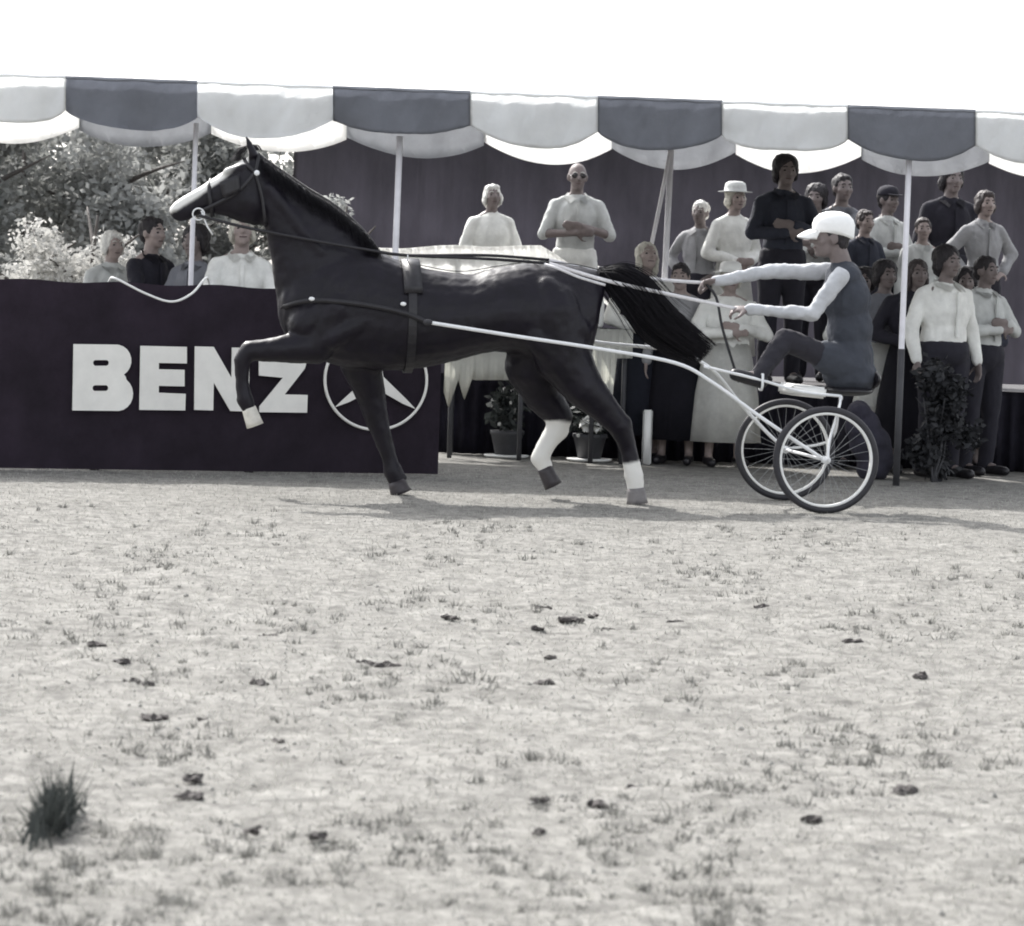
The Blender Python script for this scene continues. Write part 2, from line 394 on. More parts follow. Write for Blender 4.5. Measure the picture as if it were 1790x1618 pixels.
bmesh.ops.solidify(bm, geom=bm.faces[:], thickness=.006)
tag(obj('sheen_cloth', bm, M_sheencloth), 'long white cloth added over the platform rail as the sunlit band along the horse back, sloping down at its right end', 'cloth')  # added cloth: stands for the sun sheen along the horse's back
bm = bmesh.new(); st = at(1130, 797, 26.45); box(bm, (st.x - .035, 26.43, 0), (st.x + .035, 26.47, at(1130, 716, 26.45).z)); bmesh.ops.bevel(bm, geom=bm.edges[:], offset=.008, segments=2, affect='EDGES')
tag(obj('stake', bm, M_white), 'short white stake in the ground behind the planted hind leg', 'stake')
bm = bmesh.new(); bg0 = at(1522, 830, 25.5)
for du, v, r in ((-22, 722, .09), (-14, 745, .13), (-2, 775, .15), (8, 800, .14), (4, 815, .12)): ellipsoid(bm, at(1522 + du, v, 25.5), (r, .16, r))
bm_me = remesh(bm, .015, 6)
for v_ in bm_me.vertices: v_.co.z = max(v_.co.z, .004)
tag(obj('bag', wrinkle(bm_me, .014, 9, 4), M_skirtcloth), 'dark rounded cloth bag slumped on the ground right of the near wheel', 'bag')

# ------------------------------------------------------------------ advertising board with white letters and ring emblem
A0, A1 = on_ground(120, 822), on_ground(765, 831)
bd = (A1 - A0); bd.z = 0; bl = bd.length; bd.normalize(); bn = Vector((bd.y, -bd.x, 0))   # bn faces the camera
board = thing('advertising_board', 'long dark advertising board with white block letters and a ringed star', 'sign', A0.lerp(A1, .5))
def bp_(u, v, off=0): return plane_hit(u, v, A0 + bn * off, bn)
L0 = A0 - bd * 1.1
BT = bp_(300, 497).z
bm = bmesh.new(); nseg = 40; g = []
for k, z in enumerate((.01, .35, .7, 1.0, BT)):
    g.append([L0 + bd * ((bl + 1.1) * i / nseg) + Vector((0, 0, z + (.008 * math.sin(i * .9) if k == 4 else 0))) + bn * (.006 * math.sin(i * .8 + k)) for i in range(nseg + 1)])
g = [[bm.verts.new(p) for p in r] for r in g]
for p, q in zip(g, g[1:]):
    for i in range(nseg): bm.faces.new((p[i], p[i + 1], q[i + 1], q[i]))
bmesh.ops.solidify(bm, geom=bm.faces[:], thickness=.035); obj('board_panel', bm, M_board, board, smooth=False)
for k in range(4):
    p = L0 + bd * (.25 + k * (bl + .6) / 3.) - bn * .09; bm = bmesh.new(); box(bm, p + Vector((-.03, -.03, -.02)), p + Vector((.03, .03, BT - .1))); obj('post', bm, M_deck, board, smooth=False)
def plate(name, outer, holes, parent=board, off=.022, th=.012, m=M_letter):
    """outline in photo pixels -> solid letter standing on the board face"""
    bm = bmesh.new(); es = []
    for loop in [outer] + holes:
        vs = [bm.verts.new(bp_(u, v, off)) for u, v in loop]
        es += [bm.edges.new((vs[i], vs[(i + 1) % len(vs)])) for i in range(len(vs))]
    bmesh.ops.triangle_fill(bm, edges=es, use_beauty=True)
    r = bmesh.ops.extrude_face_region(bm, geom=bm.faces[:])
    bmesh.ops.translate(bm, verts=[v for v in r['geom'] if isinstance(v, bmesh.types.BMVert)], vec=bn * th)
    return obj(name, bm, m, parent, smooth=False)
def arcp(cx, cy, rx, ry, a0, a1, n=8): return [(cx + rx * math.cos(math.radians(a0 + (a1 - a0) * i / n)), cy + ry * math.sin(math.radians(a0 + (a1 - a0) * i / n))) for i in range(n + 1)]
plate('letter', [(128, 601), (205, 602)] + arcp(203, 630, 26, 28, -80, 60) + [(219, 658)] + arcp(205, 688, 27, 30, -55, 85) + [(126, 717)],
      [arcp(166, 634, 4, 5, 90, 270, 4) + arcp(186, 634, 4, 5, -90, 90, 4), arcp(165, 678, 4, 5, 90, 270, 4) + arcp(185, 678, 4, 5, -90, 90, 4)])
plate('letter', [(245, 604), (326, 606), (326, 635), (277, 634), (277, 645), (322, 646), (322, 675), (277, 674), (277, 686), (324, 688), (323, 717), (243, 716)], [])
plate('letter', [(340, 605), (373, 606), (404, 660), (405, 607), (436, 608), (434, 719), (402, 718), (373, 668), (372, 717), (339, 716)], [])
plate('letter', [(452, 627), (535, 634), (532, 644), (497, 689), (537, 690), (536, 721), (453, 720), (453, 710), (494, 660), (452, 656)], [])
cx, cy, rr = 657, 664, 89
bm = bmesh.new(); ring_o = []
for a in range(72):
    u, v = cx + rr * math.cos(a * PI / 36), cy + (rr - 2) * math.sin(a * PI / 36); ring_o.append(bp_(u, v, .026))
tube(bm, ring_o, .0105, 6, closed=True); emb = obj('emblem_ring', bm, M_letter, board)
for an in (-90, 37, 146):
    a = math.radians(an); tip = (cx + 86 * math.cos(a), cy + 84 * math.sin(a)); pa = a + PI / 2
    l = (cx + 13 * math.cos(pa), cy + 13 * math.sin(pa)); r_ = (cx - 13 * math.cos(pa), cy - 13 * math.sin(pa)); bk = (cx - 8 * math.cos(a), cy - 8 * math.sin(a))
    plate('star_arm', [bk, l, (cx + 62 * math.cos(a) + 5 * math.cos(pa), cy + 62 * math.sin(a) + 5 * math.sin(pa)), tip, (cx + 62 * math.cos(a) - 5 * math.cos(pa), cy + 62 * math.sin(a) - 5 * math.sin(pa)), r_], [], emb, off=.020 + .003 * (an > 0) + .003 * (an > 100))
bm = bmesh.new(); tube(bm, smooth_path([bp_(186, 510, -.10), bp_(192, 489, -.05), bp_(203, 487, .03), bp_(255, 513, .05), bp_(300, 527, .06), bp_(335, 513, .06), bp_(358, 487, .03), bp_(364, 489, -.05), bp_(368, 510, -.10)], 8), .008, 8)
o = obj('rope', bm, M_white); tag(o, 'white rope looped in a sagging curve over the top of the dark board', 'rope')

# ------------------------------------------------------------------ rig frame: sulky, horse and driver share one heading
YAW = math.radians(7.5)
RF = Vector((-math.cos(YAW), -math.sin(YAW), 0)); RN = Vector((math.sin(YAW), -math.cos(YAW), 0))   # forward, towards the camera
P0 = on_ground(1440, 897) - RN * .6
def R(u, v, t=0.): return plane_hit(u, v, P0 + RN * t, RN)
def RS(s, t, z): return P0 + RF * s + RN * t + Vector((0, 0, z))

# ------------------------------------------------------------------ horse
def ring(A, B, hw, n=24, pw=2.0, t=0., egg=0.):
    a, b = R(A[0], A[1], t), R(B[0], B[1], t); c = (a + b) / 2; e = (a - b) / 2; out = []
    for i in range(n):
        f = 2 * PI * i / n; cs, sn = math.cos(f), math.sin(f)
        x = math.copysign(abs(cs) ** (2 / pw), cs); y = math.copysign(abs(sn) ** (2 / pw), sn)
        out.append(c + e * y + RN * hw * x * (1 - egg * y))
    return out
bm = bmesh.new()
torso = [((484, 512), (487, 556), .05), ((494, 486), (497, 584), .12), ((515, 462), (518, 606), .165), ((550, 440), (552, 628), .20), ((600, 432), (603, 643), .225),
         ((655, 438), (660, 648), .235), ((700, 456), (706, 647), .255), ((745, 469), (750, 641), .268), ((790, 476), (795, 631), .278), ((825, 479), (830, 621), .28), ((862, 468), (866, 614), .275),
         ((905, 460), (903, 618), .265), ((950, 458), (942, 640), .255), ((990, 461), (975, 660), .24), ((1018, 465), (1008, 660), .215), ((1040, 471), (1030, 630), .17), ((1055, 479), (1040, 580), .12), ((1060, 490), (1044, 545), .06)]
loft(bm, [ring(a, b, h, egg=.10) for a, b, h in torso])
neck = [((690, 452), (500, 590), .15), ((662, 438), (487, 545), .15), ((628, 395), (479, 495), .125), ((582, 357), (473, 450), .105), ((538, 330), (467, 420), .095), ((500, 304), (462, 402), .088), ((470, 280), (462, 396), .08), ((452, 270), (470, 385), .07)]
loft(bm, [ring(a, b, h, egg=.25) for a, b, h in neck])
head = [((462, 270), (478, 372), .06), ((448, 268), (466, 388), .082), ((425, 277), (446, 394), .092), ((404, 291), (420, 388), .090), ((380, 307), (394, 378), .078), ((356, 322), (366, 373), .062), ((334, 335), (345, 375), .052), ((316, 345), (330, 384), .052), ((304, 353), (316, 388), .048), ((297, 362), (305, 384), .034), ((295, 368), (299, 378), .015)]
loft(bm, [ring(a, b, h, pw=2.3) for a, b, h in head])
for s in (-1, 1):                                                   # ears
    b_, t_ = R(444, 274, .045 * s), R(430, 237, .055 * s); tube(bm, smooth_path([b_, b_.lerp(t_, .35), b_.lerp(t_, .7), t_], 3), .036, 10, r1=.007)
    ellipsoid(bm, R(402, 318, .072 * s), (.028, .02, .02)); ellipsoid(bm, R(306, 366, .038 * s), (.02, .012, .016))
    capsule(bm, R(395, 300, .05 * s), R(425, 292, .055 * s), .022, .03)
    ellipsoid(bm, R(435, 352, .07 * s), (.06, .03, .075))
LEGS = {}
def leg(key, pts, rad):
    P = [R(u, v, t) for u, v, t in pts]; LEGS[key] = (P, rad); chain(bm, P, rad, 14)
nf, ff = .15, -.15
leg('fore_raised', [(585, 540, .09), (552, 604, .11), (485, 611, nf), (436, 613, nf), (423, 629, nf), (423, 668, nf), (428, 698, nf), (436, 716, nf)], [.16, .115, .078, .060, .052, .040, .050, .040])
leg('fore_planted', [(610, 560, -.09), (632, 640, -.11), (648, 690, ff), (660, 738, ff), (668, 760, ff), (680, 800, ff), (687, 824, ff), (694, 843, ff)], [.16, .125, .092, .070, .060, .048, .058, .052])
leg('hind_planted', [(965, 545, .08), (985, 625, .11), (1018, 675, nf), (1058, 716, nf), (1084, 744, nf), (1099, 785, nf), (1108, 830, nf), (1112, 856, nf)], [.21, .175, .130, .092, .074, .052, .058, .050])
leg('hind_raised', [(955, 555, -.08), (928, 640, -.11), (948, 690, ff), (978, 728, ff), (974, 750, ff), (954, 778, ff), (944, 800, ff), (953, 820, ff)], [.21, .165, .120, .086, .070, .056, .058, .044])
capsule(bm, R(1050, 700, nf), R(1088, 738, nf), .035, .05); capsule(bm, R(985, 712, ff), R(986, 736, ff), .035, .045)
for s in (-1, 1):                                                   # muscle masses under the coat
    capsule(bm, R(590, 505, .085 * s), R(535, 566, .112 * s), .13, .115); capsule(bm, R(640, 560, .16 * s), R(575, 590, .16 * s), .075, .085)
    capsule(bm, R(955, 512, .145 * s), R(1005, 575, .135 * s), .105, .12); capsule(bm, R(935, 585, .175 * s), R(985, 640, .165 * s), .09, .09)
    capsule(bm, R(470, 330, .045 * s), R(560, 440, .075 * s), .05, .06)
for key, js in (('fore_raised', ((3, .064), (6, .054))), ('fore_planted', ((3, .074), (6, .062))), ('hind_planted', ((4, .080), (6, .062))), ('hind_raised', ((4, .076), (6, .062)))):
    for j, r_ in js: ellipsoid(bm, LEGS[key][0][j], (r_, r_ * .8, r_))
for (u, v, t_), (u2, v2, t2), r_ in (((428, 690, nf), (438, 706, nf), .026), ((690, 815, ff), (706, 835, ff), .034), ((1100, 822, nf), (1122, 842, nf), .034), ((950, 800, ff), (962, 812, ff), .03)): capsule(bm, R(u, v, t_), R(u2, v2, t2), r_, r_ * .6)
hme = remesh(bm, .0115, 8, .5)
# markings: blaze on the nose, white socks
wht = np.zeros(len(hme.vertices))
nose = [R(303, 352), R(350, 325), R(400, 293), R(430, 275)]
def dseg(p, a, b):
    ab = b - a; t = max(0, min(1, (p - a).dot(ab) / ab.dot(ab))); return (p - a - ab * t).length
socks = [(LEGS['hind_planted'][0][6:8], .09), (LEGS['hind_raised'][0][4:8], .09)]
for i, v in enumerate(hme.vertices):
    p = v.co; w = 0
    if p.x < nose[3].x + .02 and p.z > 1.2:
        d = min(dseg(p, nose[k], nose[k + 1]) for k in range(3)); tt = abs((p - P0).dot(RN)); w = max(w, 1 - max(0, (max(d * .50, tt * .40) - .032)) / .008)
    if p.z < .75:
        for pts, rr_ in socks:
            d = min(dseg(p, pts[k], pts[k + 1]) for k in range(len(pts) - 1)); w = max(w, 1 - max(0, d - rr_) / .015)
    wht[i] = max(0, min(1, w + .12 * noise.noise(p * 60) * (0 < w < 1)))
at_ = hme.attributes.new('white_marking', 'FLOAT', 'POINT'); at_.data.foreach_set('value', wht)
wrinkle(wrinkle(hme, .0035, 11, 3), .0022, 26, 5, (1, 1, .6))
M_horse = mat('black_horse_coat', (.0050, .0036, .0080), .43, .35, 9, .08, 120, spec=.27)
t = M_horse.node_tree; b = t.nodes['Principled BSDF']; lk = b.inputs['Base Color'].links[0]; src = lk.from_socket
an = t.nodes.new('ShaderNodeAttribute'); an.attribute_name = 'white_marking'
mx = t.nodes.new('ShaderNodeMix'); mx.data_type = 'RGBA'; mx.inputs['B'].default_value = (.66, .65, .62, 1)
t.links.new(an.outputs['Fac'], mx.inputs['Factor']); t.links.new(src, mx.inputs['A']); t.links.new(mx.outputs['Result'], b.inputs['Base Color'])
hc = R(770, 600); horse = thing('horse', 'glossy black horse with white blaze and hind socks trotting left before the tent', 'horse', (hc.x, hc.y, 0))
obj('body', hme, M_horse, horse)
def hoof(P, toe, m, r=.058):
    a = P[-1]; bm = bmesh.new(); d = (toe - a).normalized(); x, y = ortho(d, RN)
    tube(bm, [a - d * .012, a + d * .012, a.lerp(toe, .7), toe], r * .78, 14, r1=r); bmesh.ops.bevel(bm, geom=[e for e in bm.edges if len(e.link_faces) == 2 and e.calc_face_angle(0) > 1], offset=.006, segments=2, affect='EDGES')
    return obj('hoof', bm, m, horse)
hoof(LEGS['fore_raised'][0], R(446, 744, nf), M_hoofw, .054)
hoof(LEGS['fore_planted'][0], R(701, 862, ff), M_hoof, .068)
hoof(LEGS['hind_planted'][0], R(1114, 880, nf), M_hoofg, .068)
hoof(LEGS['hind_raised'][0], R(967, 849, ff), M_hoof)
for s in (-1, 1):
    bm = bmesh.new(); ellipsoid(bm, R(401, 320, .086 * s), (.019, .012, .017), seg=12, ring=8); obj('eye', bm, M_eye, horse)
def strands(bm, n, fn, r0, r1, k=4, raw=False):
    for _ in range(n): tube(bm, fn() if raw else smooth_path(fn(), 4), r0 * random.uniform(.6, 1.3), k, r1=r1)
G = random.gauss
def tail_path():
    a, q, w = G(0, .02), max(-1.5, min(1.5, G(0, .8))), G(0, .045); L = min(1.0, random.uniform(.6, 1.3))
    base = [(1050, 474, 0), (1074, 483, 0), (1110, 513, 0), (1148, 562, 0), (1192, 596, 0), (1232, 622, 0)]
    out = []; wild = random.random() > .05
    for j, (u, v, t_) in enumerate(base):
        sp = ((.2, .85, 1.35, 1.4, 1.25, 1.0) if wild else (.3, 1.2, 1.8, 2.0, 2.0, 1.9))[j]
        out.append((u + q * 12 * sp, v - q * 13 * sp, a + w * sp))
    m = max(3, int(round(len(out) * L))); wv = smooth_path([R(u + G(0, 1.6), v + G(0, 1.6), t_ + G(0, .006)) for u, v, t_ in out], 4); q_ = random.uniform(.62, 1.06) if wild else random.uniform(.5, .8); return wv[:max(8, int(q_ * len(wv)))]
bm = bmesh.new(); strands(bm, 3200, tail_path, .0024, .0007, 3, True); tube(bm, smooth_path([R(1045, 474), R(1070, 478), R(1100, 505)], 5), .035, 10, r1=.02)
obj('tail', bm, M_hair, horse, kind='stuff')
crest = [(452, 268), (500, 302), (540, 329), (584, 356), (628, 393), (655, 425)]
cp = smooth_path([R(u, v) for u, v in crest], 12)
def mane_path():
    i = random.randrange(len(cp) - 1); p = cp[i].lerp(cp[i + 1], random.random()) + Vector((0, 0, -.004)); s = -1 if random.random() < .3 else 1; l = random.uniform(.55, 1.25); w = RF * -.03 * random.random()
    return [p, p + Vector((0, 0, .007)) + RN * s * .012, p + RN * s * .036 + Vector((0, 0, -.015)) + w * .4, p + RN * s * .068 + Vector((0, 0, -.055 * l)) + w, p + RN * s * (.094 + .012 * random.random()) + Vector((0, 0, -.125 * l)) + w * 2]
bm = bmesh.new(); strands(bm, 1500, mane_path, .0026, .0007, 3); obj('mane', bm, M_hair, horse, kind='stuff')
bm = bmesh.new()
def fore_path():
    p = R(448 + G(0, 3), 262, G(0, .02)); return [p, p + Vector((-.03, 0, .03)), p + Vector((-.07 - .03 * random.random(), 0, .0)), p + Vector((-.10 - .05 * random.random(), 0, -.07))]
strands(bm, 50, fore_path, .004, .001); obj('forelock', bm, M_hair, horse, kind='stuff')

# ------------------------------------------------------------------ bridle, harness, reins (each worn by the horse, a thing of its own)
def tow(p, k=.012): return p + RN * k
br = thing('bridle', 'black leather bridle with blinkers and bright rosette on the horse head', 'bridle', R(400, 340))
bm = bmesh.new(); strap(bm, smooth_path([R(452, 268, .05), R(446, 300, .087), R(415, 335, .101), R(380, 355, .088), R(348, 370, .062)], 5), .022, .006, RN); obj('cheek_strap', bm, M_leather, br)
bm = bmesh.new(); strap(bm, smooth_path([R(370, 312, 0), R(366, 325, .05), R(367, 345, .080), R(370, 368, .066), R(372, 378, .02)], 5), .024, .006, RN); obj('noseband', bm, M_leather, br)
bm = bmesh.new(); strap(bm, smooth_path([R(426, 275, 0), R(432, 287, .07), R(446, 301, .092)], 5), .022, .006, RN); obj('browband', bm, M_leather, br)
bm = bmesh.new(); strap(bm, smooth_path([R(446, 301, .09), R(458, 345, .096), R(463, 385, .085), R(466, 398, .02)], 5), .018, .006, RN); obj('throat_latch', bm, M_leather, br)
bm = bmesh.new(); q = [R(418, 304, .108), R(384, 318, .118), R(390, 346, .122), R(421, 335, .105)]
vs = [bm.verts.new(p) for p in q]; bm.faces.new(vs); bmesh.ops.subdivide_edges(bm, edges=bm.edges[:], cuts=3, use_grid_fill=True); bmesh.ops.solidify(bm, geom=bm.faces[:], thickness=.006); obj('blinker', bm, M_leather, br)
bm = bmesh.new(); ellipsoid(bm, R(449, 302, .10), (.017, .012, .017)); obj('rosette', bm, M_metal, br)
bm = bmesh.new(); c = R(347, 374, .07); tube(bm, [c + (RF * math.cos(a) + Vector((0, 0, 1)) * math.sin(a)) * .035 for a in [i * PI / 10 for i in range(20)]], .005, 6, closed=True)
tube(bm, [R(352, 368, .068), R(362, 395, .07), R(372, 410, .07)], .006, 6); obj('bit', bm, M_metal, br)
ha = thing('harness', 'black driving harness with saddle pad and girth around the horse', 'harness', R(715, 540))
def around(u0, u1, pad, f0=-90, f1=270, n=40):                       # hoop round the barrel between top pixel u0 and bottom pixel u1
    A, B, hw = None, None, None
    us = [x[0][0] for x in torso]
    for k in range(len(torso) - 1):
        if us[k] <= u0 <= us[k + 1]:
            w = (u0 - us[k]) / (us[k + 1] - us[k]); A = torso[k][0][1] * (1 - w) + torso[k + 1][0][1] * w; B = torso[k][1][1] * (1 - w) + torso[k + 1][1][1] * w; hw = torso[k][2] * (1 - w) + torso[k + 1][2] * w
    a, b_ = R(u0, A - 2), R(u1, B + 3); c = (a + b_) / 2; e = (a - b_) / 2; out = []
    for i in range(n):
        f = math.radians(f0 + (f1 - f0) * i / n); y = math.sin(f); out.append(c + e * y * (1 + pad / e.length) + RN * (hw + pad) * math.cos(f) * (1 - .1 * y))
    return out
def hoop(pts, w, th):
    bm = bmesh.new(); m = len(pts); c = sum(pts, Vector()) / m; rings = []
    for i, p in enumerate(pts):
        d = (pts[(i + 1) % m] - pts[(i - 1) % m]).normalized(); n_ = (p - c); n_ = (n_ - d * n_.dot(d)).normalized(); b_ = d.cross(n_)
        rings.append([p + b_ * w / 2 + n_ * th, p - b_ * w / 2 + n_ * th, p - b_ * w / 2 - n_ * .004, p + b_ * w / 2 - n_ * .004])
    vs = [[bm.verts.new(q) for q in r] for r in rings]
    for i in range(m):
        for k in range(4): bm.faces.new((vs[i][k], vs[i][(k + 1) % 4], vs[(i + 1) % m][(k + 1) % 4], vs[(i + 1) % m][k]))
    return bm
obj('girth', hoop(around(716, 712, .006), .05, .008), M_leather, ha, smooth=False)
pad = around(716, 716, .012, 25, 155, 14); bm = bmesh.new(); strap(bm, pad, .11, .022, lambda i: (pad[i] - R(716, 540)).normalized()); obj('saddle_pad', bm, M_leather, ha)
for s in (-1, 1):
    bm = bmesh.new(); c = R(712, 456, .07 * s); tube(bm, [c + Vector((0, 0, .02)) + (RN * math.cos(a) + Vector((0, 0, 1)) * math.sin(a)) * .02 for a in [i * PI / 8 for i in range(16)]], .004, 6, closed=True)
    obj('terret_ring', bm, M_metal, ha)
bm = bmesh.new(); strap(bm, smooth_path([R(492, 545, 0), R(500, 535, .14), R(545, 525, .225), R(620, 530, .25), R(700, 545, .275), R(745, 562, .30)], 6), .03, .006, RN); obj('breast_strap', bm, M_leather, ha)
for u, v, t_ in ((545, 522, .235), (705, 531, .285)):
    bm = bmesh.new(); ellipsoid(bm, R(u, v, t_), (.018, .008, .012)); obj('buckle', bm, M_metal, ha)
bm = bmesh.new(); strap(bm, smooth_path([R(720, 460, 0), R(800, 474, 0), R(870, 465, 0), R(930, 457, 0), R(1000, 461, 0), R(1050, 472, 0)], 5), .02, .005, Vector((0, 0, 1))); obj('crupper', bm, M_leather, ha)
bm = bmesh.new(); strap(bm, smooth_path([R(930, 457, .02), R(968, 466, .18), R(1012, 484, .235), R(1058, 498, .19)], 6), .016, .005, RN); obj('hip_strap', bm, M_strapw, ha)
HN, HF = R(1290, 540, .13), R(1232, 494, -.13)                       # the driver's hands
rn = thing('reins', 'pair of driving reins running from the bit over the back to the driver', 'reins', R(900, 440))
for sg, hd0 in ((1, HN), (-1, HF)):
    top = 452 if sg > 0 else 446
    bm = bmesh.new(); strap(bm, smooth_path([R(347, 376, .075 * sg), R(420, 395, .12 * sg), R(520, 415, .16 * sg), R(640, 436, .14 * sg), R(712, 446, .08 * sg), R(850, top, .10 * sg), R(960, top + 8, .12 * sg)], 6), .018, .005, RN); r0 = obj('rein', bm, M_leather, rn)
    bm = bmesh.new(); strap(bm, smooth_path([R(960, top + 8, .12 * sg), R(1060, 490 if sg > 0 else 478, .125 * sg), R(1160, (512 if sg > 0 else 489), .13 * sg), hd0], 6), .022, .006, RN); obj('hand_part', bm, M_strapw, r0)
bm = bmesh.new(); strap(bm, smooth_path([HF, R(1252, 520, -.08), R(1262, 570, -.02), R(1278, 625, .02), R(1292, 668, .05)], 6), .016, .005, RN); obj('rein_end', bm, M_leather, rn)

# ------------------------------------------------------------------ sulky
hub = RS(0, 0, .322)
su = thing('sulky', 'light two-wheeled racing sulky with wire wheels drawn by the black horse', 'sulky', (P0.x, P0.y, 0))
M_spoke = mat('wire_spoke', (.30, .31, .32), .45, .05, 20, spec=.4)
spoke_me = None
for s in (1, -1):
    c = RS(0, .6 * s, .322); e1, e2 = RF, Vector((0, 0, 1))
    circ = lambda r, n, o=0: [c + RN * o + (e1 * math.cos(2 * PI * i / n) + e2 * math.sin(2 * PI * i / n)) * r for i in range(n)]
    w = bpy.data.objects.new('wheel', None); COL.objects.link(w); w.parent = su; w.location = c - su.location; w.empty_display_size = .1
    def wobj(name, bm, m): return obj(name, bm, m, w, world=False)
    def shift(bm): bmesh.ops.translate(bm, verts=bm.verts[:], vec=-c); return bm
    bm = bmesh.new(); tube(bm, circ(.302, 72), .0225, 10, closed=True); wobj('tyre', shift(bm), M_rubber)
    bm = bmesh.new(); cr = circ(.279, 72); vs = []
    for i, p in enumerate(cr):
        r_ = (p - c).normalized(); vs.append([bm.verts.new(p + RN * a + r_ * b_) for a, b_ in ((.014, .008), (.014, -.008), (-.014, -.008), (-.014, .008))])
    for i in range(72):
        for k in range(4): bm.faces.new((vs[i][k], vs[i][(k + 1) % 4], vs[(i + 1) % 72][(k + 1) % 4], vs[(i + 1) % 72][k]))
    wobj('rim', shift(bm), M_white)
    bm = bmesh.new(); tube(bm, [c - RN * .045, c - RN * .03, c + RN * .03, c + RN * .045], .014, 12); tube(bm, [c - RN * .034, c - RN * .03], .024, 12); tube(bm, [c + RN * .03, c + RN * .034], .024, 12); wobj('hub', shift(bm), M_metal)
    if spoke_me is None:
        bm = bmesh.new(); tube(bm, [Vector((.02, 0, .03)), Vector((.275, 0, .0))], .0010, 5); spoke_me = bpy.data.meshes.new('spoke'); bm.to_mesh(spoke_me); bm.free(); spoke_me.materials.append(M_spoke)
    B = Matrix((RF, Vector((0, 0, 1)), RN)).transposed()
    for i in range(28):
        o = bpy.data.objects.new('spoke', spoke_me); COL.objects.link(o); o.parent = w
        m3 = B @ Matrix.Rotation(2 * PI * i / 28, 3, 'Z') @ Matrix.Rotation(.45 * (1 if i % 4 < 2 else -1), 3, 'Z')
        if i % 2: m3 = m3 @ Matrix.Rotation(PI, 3, 'X')
        m3 = B @ Matrix.Rotation(2 * PI * i / 28, 3, 'Z') @ (Matrix.Rotation(PI, 3, 'X') if i % 2 else Matrix.Identity(3))
        o.matrix_local = m3.to_4x4()
    # shaft down to the wheel, fork and stirrup
    bm = bmesh.new()
    if s == 1: pts = [R(748, 563, .36), R(900, 587, .37), R(1045, 609, .38), R(1180, 634, .40), R(1245, 668, .42), R(1320, 722, .48), R(1390, 770, .53), c - RN * .05]
    else: pts = [R(760, 553, -.36), R(900, 576, -.37), R(1045, 598, -.38), R(1170, 612, -.40), R(1240, 642, -.42), R(1290, 700, -.48), R(1340, 755, -.53), c + RN * .05]
    tube(bm, smooth_path(pts, 6), .0115, 10); sh = obj('shaft', bm, M_metal, su)
    bm = bmesh.new(); ellipsoid(bm, pts[0], (.03, .02, .02)); obj('shaft_tip', bm, M_rubber, sh)
    bm = bmesh.new(); tube(bm, smooth_path([c + RN * .06 * s, R(1450, 770, .62 * s), R(1466, 715, .52 * s), R(1470, 694, .36 * s)], 6), .008, 8); obj('fork', bm, M_metal, su)
    bm = bmesh.new(); tube(bm, smooth_path([R(1470, 692, .26 * s), R(1400, 684, .30 * s), R(1330, 664, .34 * s), R(1230, 640, .39 * s)], 6), .009, 8); obj('seat_rail', bm, M_metal, su)
    q = R(1330, 668, .31 * s); bm = bmesh.new(); tube(bm, [q + RN * a * .055 + Vector((0, 0, z)) for a, z in ((-1, .05), (-1, -.02), (-.5, -.045), (.5, -.045), (1, -.02), (1, .05))], .008, 6, closed=True); obj('stirrup', bm, M_metal, su)
bm = bmesh.new(); tube(bm, [RS(0, -.62, .322), RS(0, .62, .322)], .010, 10); obj('axle', bm, M_metal, su)
bm = bmesh.new(); tube(bm, smooth_path([R(1470, 694, .36), R(1470, 697, .1), R(1470, 697, -.1), R(1470, 694, -.36)], 5), .012, 8); obj('arch', bm, M_metal, su)
bm = bmesh.new(); tube(bm, [R(1238, 642, .40), R(1238, 642, -.41)], .012, 8); obj('cross_bar', bm, M_metal, su)
bm = bmesh.new(); ellipsoid(bm, R(1478, 682, 0), (.17, .24, .035), Matrix.Rotation(YAW, 3, 'Z'), 24, 10); ellipsoid(bm, R(1524, 662, 0), (.03, .22, .06), Matrix.Rotation(YAW, 3, 'Z'), 20, 10)
obj('seat', remesh(bm, .012, 4), M_leather, su)
bm = bmesh.new(); q = R(1402, 682, 0); box(bm, (-.11, -.20, -.035), (.11, .20, .035), Matrix.Translation(q) @ Matrix.Rotation(YAW, 4, 'Z') @ Matrix.Rotation(.08, 4, 'Y')); bmesh.ops.bevel(bm, geom=bm.edges[:], offset=.012, segments=2, affect='EDGES'); obj('foot_board', bm, M_white, su)

# ------------------------------------------------------------------ people
def hand(bm, wr, d, palm_n, s, curl=.5, k=1.):
    d = d.normalized(); pn = (palm_n - d * palm_n.dot(d)).normalized(); sd_ = d.cross(pn) * s
    c = wr + d * .045 * k; Rm = Matrix((sd_, pn, d)).transposed(); ellipsoid(bm, c, (.041 * k, .016 * k, .052 * k), Rm, 12, 8)
    for j, (off, ln) in enumerate(((.030, .068), (.010, .078), (-.011, .072), (-.030, .056))):
        p = wr + d * .082 * k + sd_ * off * k; dd = d.copy()
        for q in range(3):
            an_ = curl * (.5 + q * .45); dd = (d * math.cos(an_) + pn * math.sin(an_)).normalized(); e = p + dd * ln * k * (.42, .32, .26)[q]
            capsule(bm, p, e, .0095 * k, .0088 * k, 8, 2); p = e
    p = wr + d * .03 * k + sd_ * .036 * k; dd = (d * .6 + sd_ * .75 + pn * .25).normalized(); e = p + dd * .045 * k; capsule(bm, p, e, .013 * k, .0105 * k, 8, 2)
    dd = (d * .85 + sd_ * .2 + pn * .45).normalized(); capsule(bm, e, e + dd * .032 * k, .0105 * k, .009 * k, 8, 2)
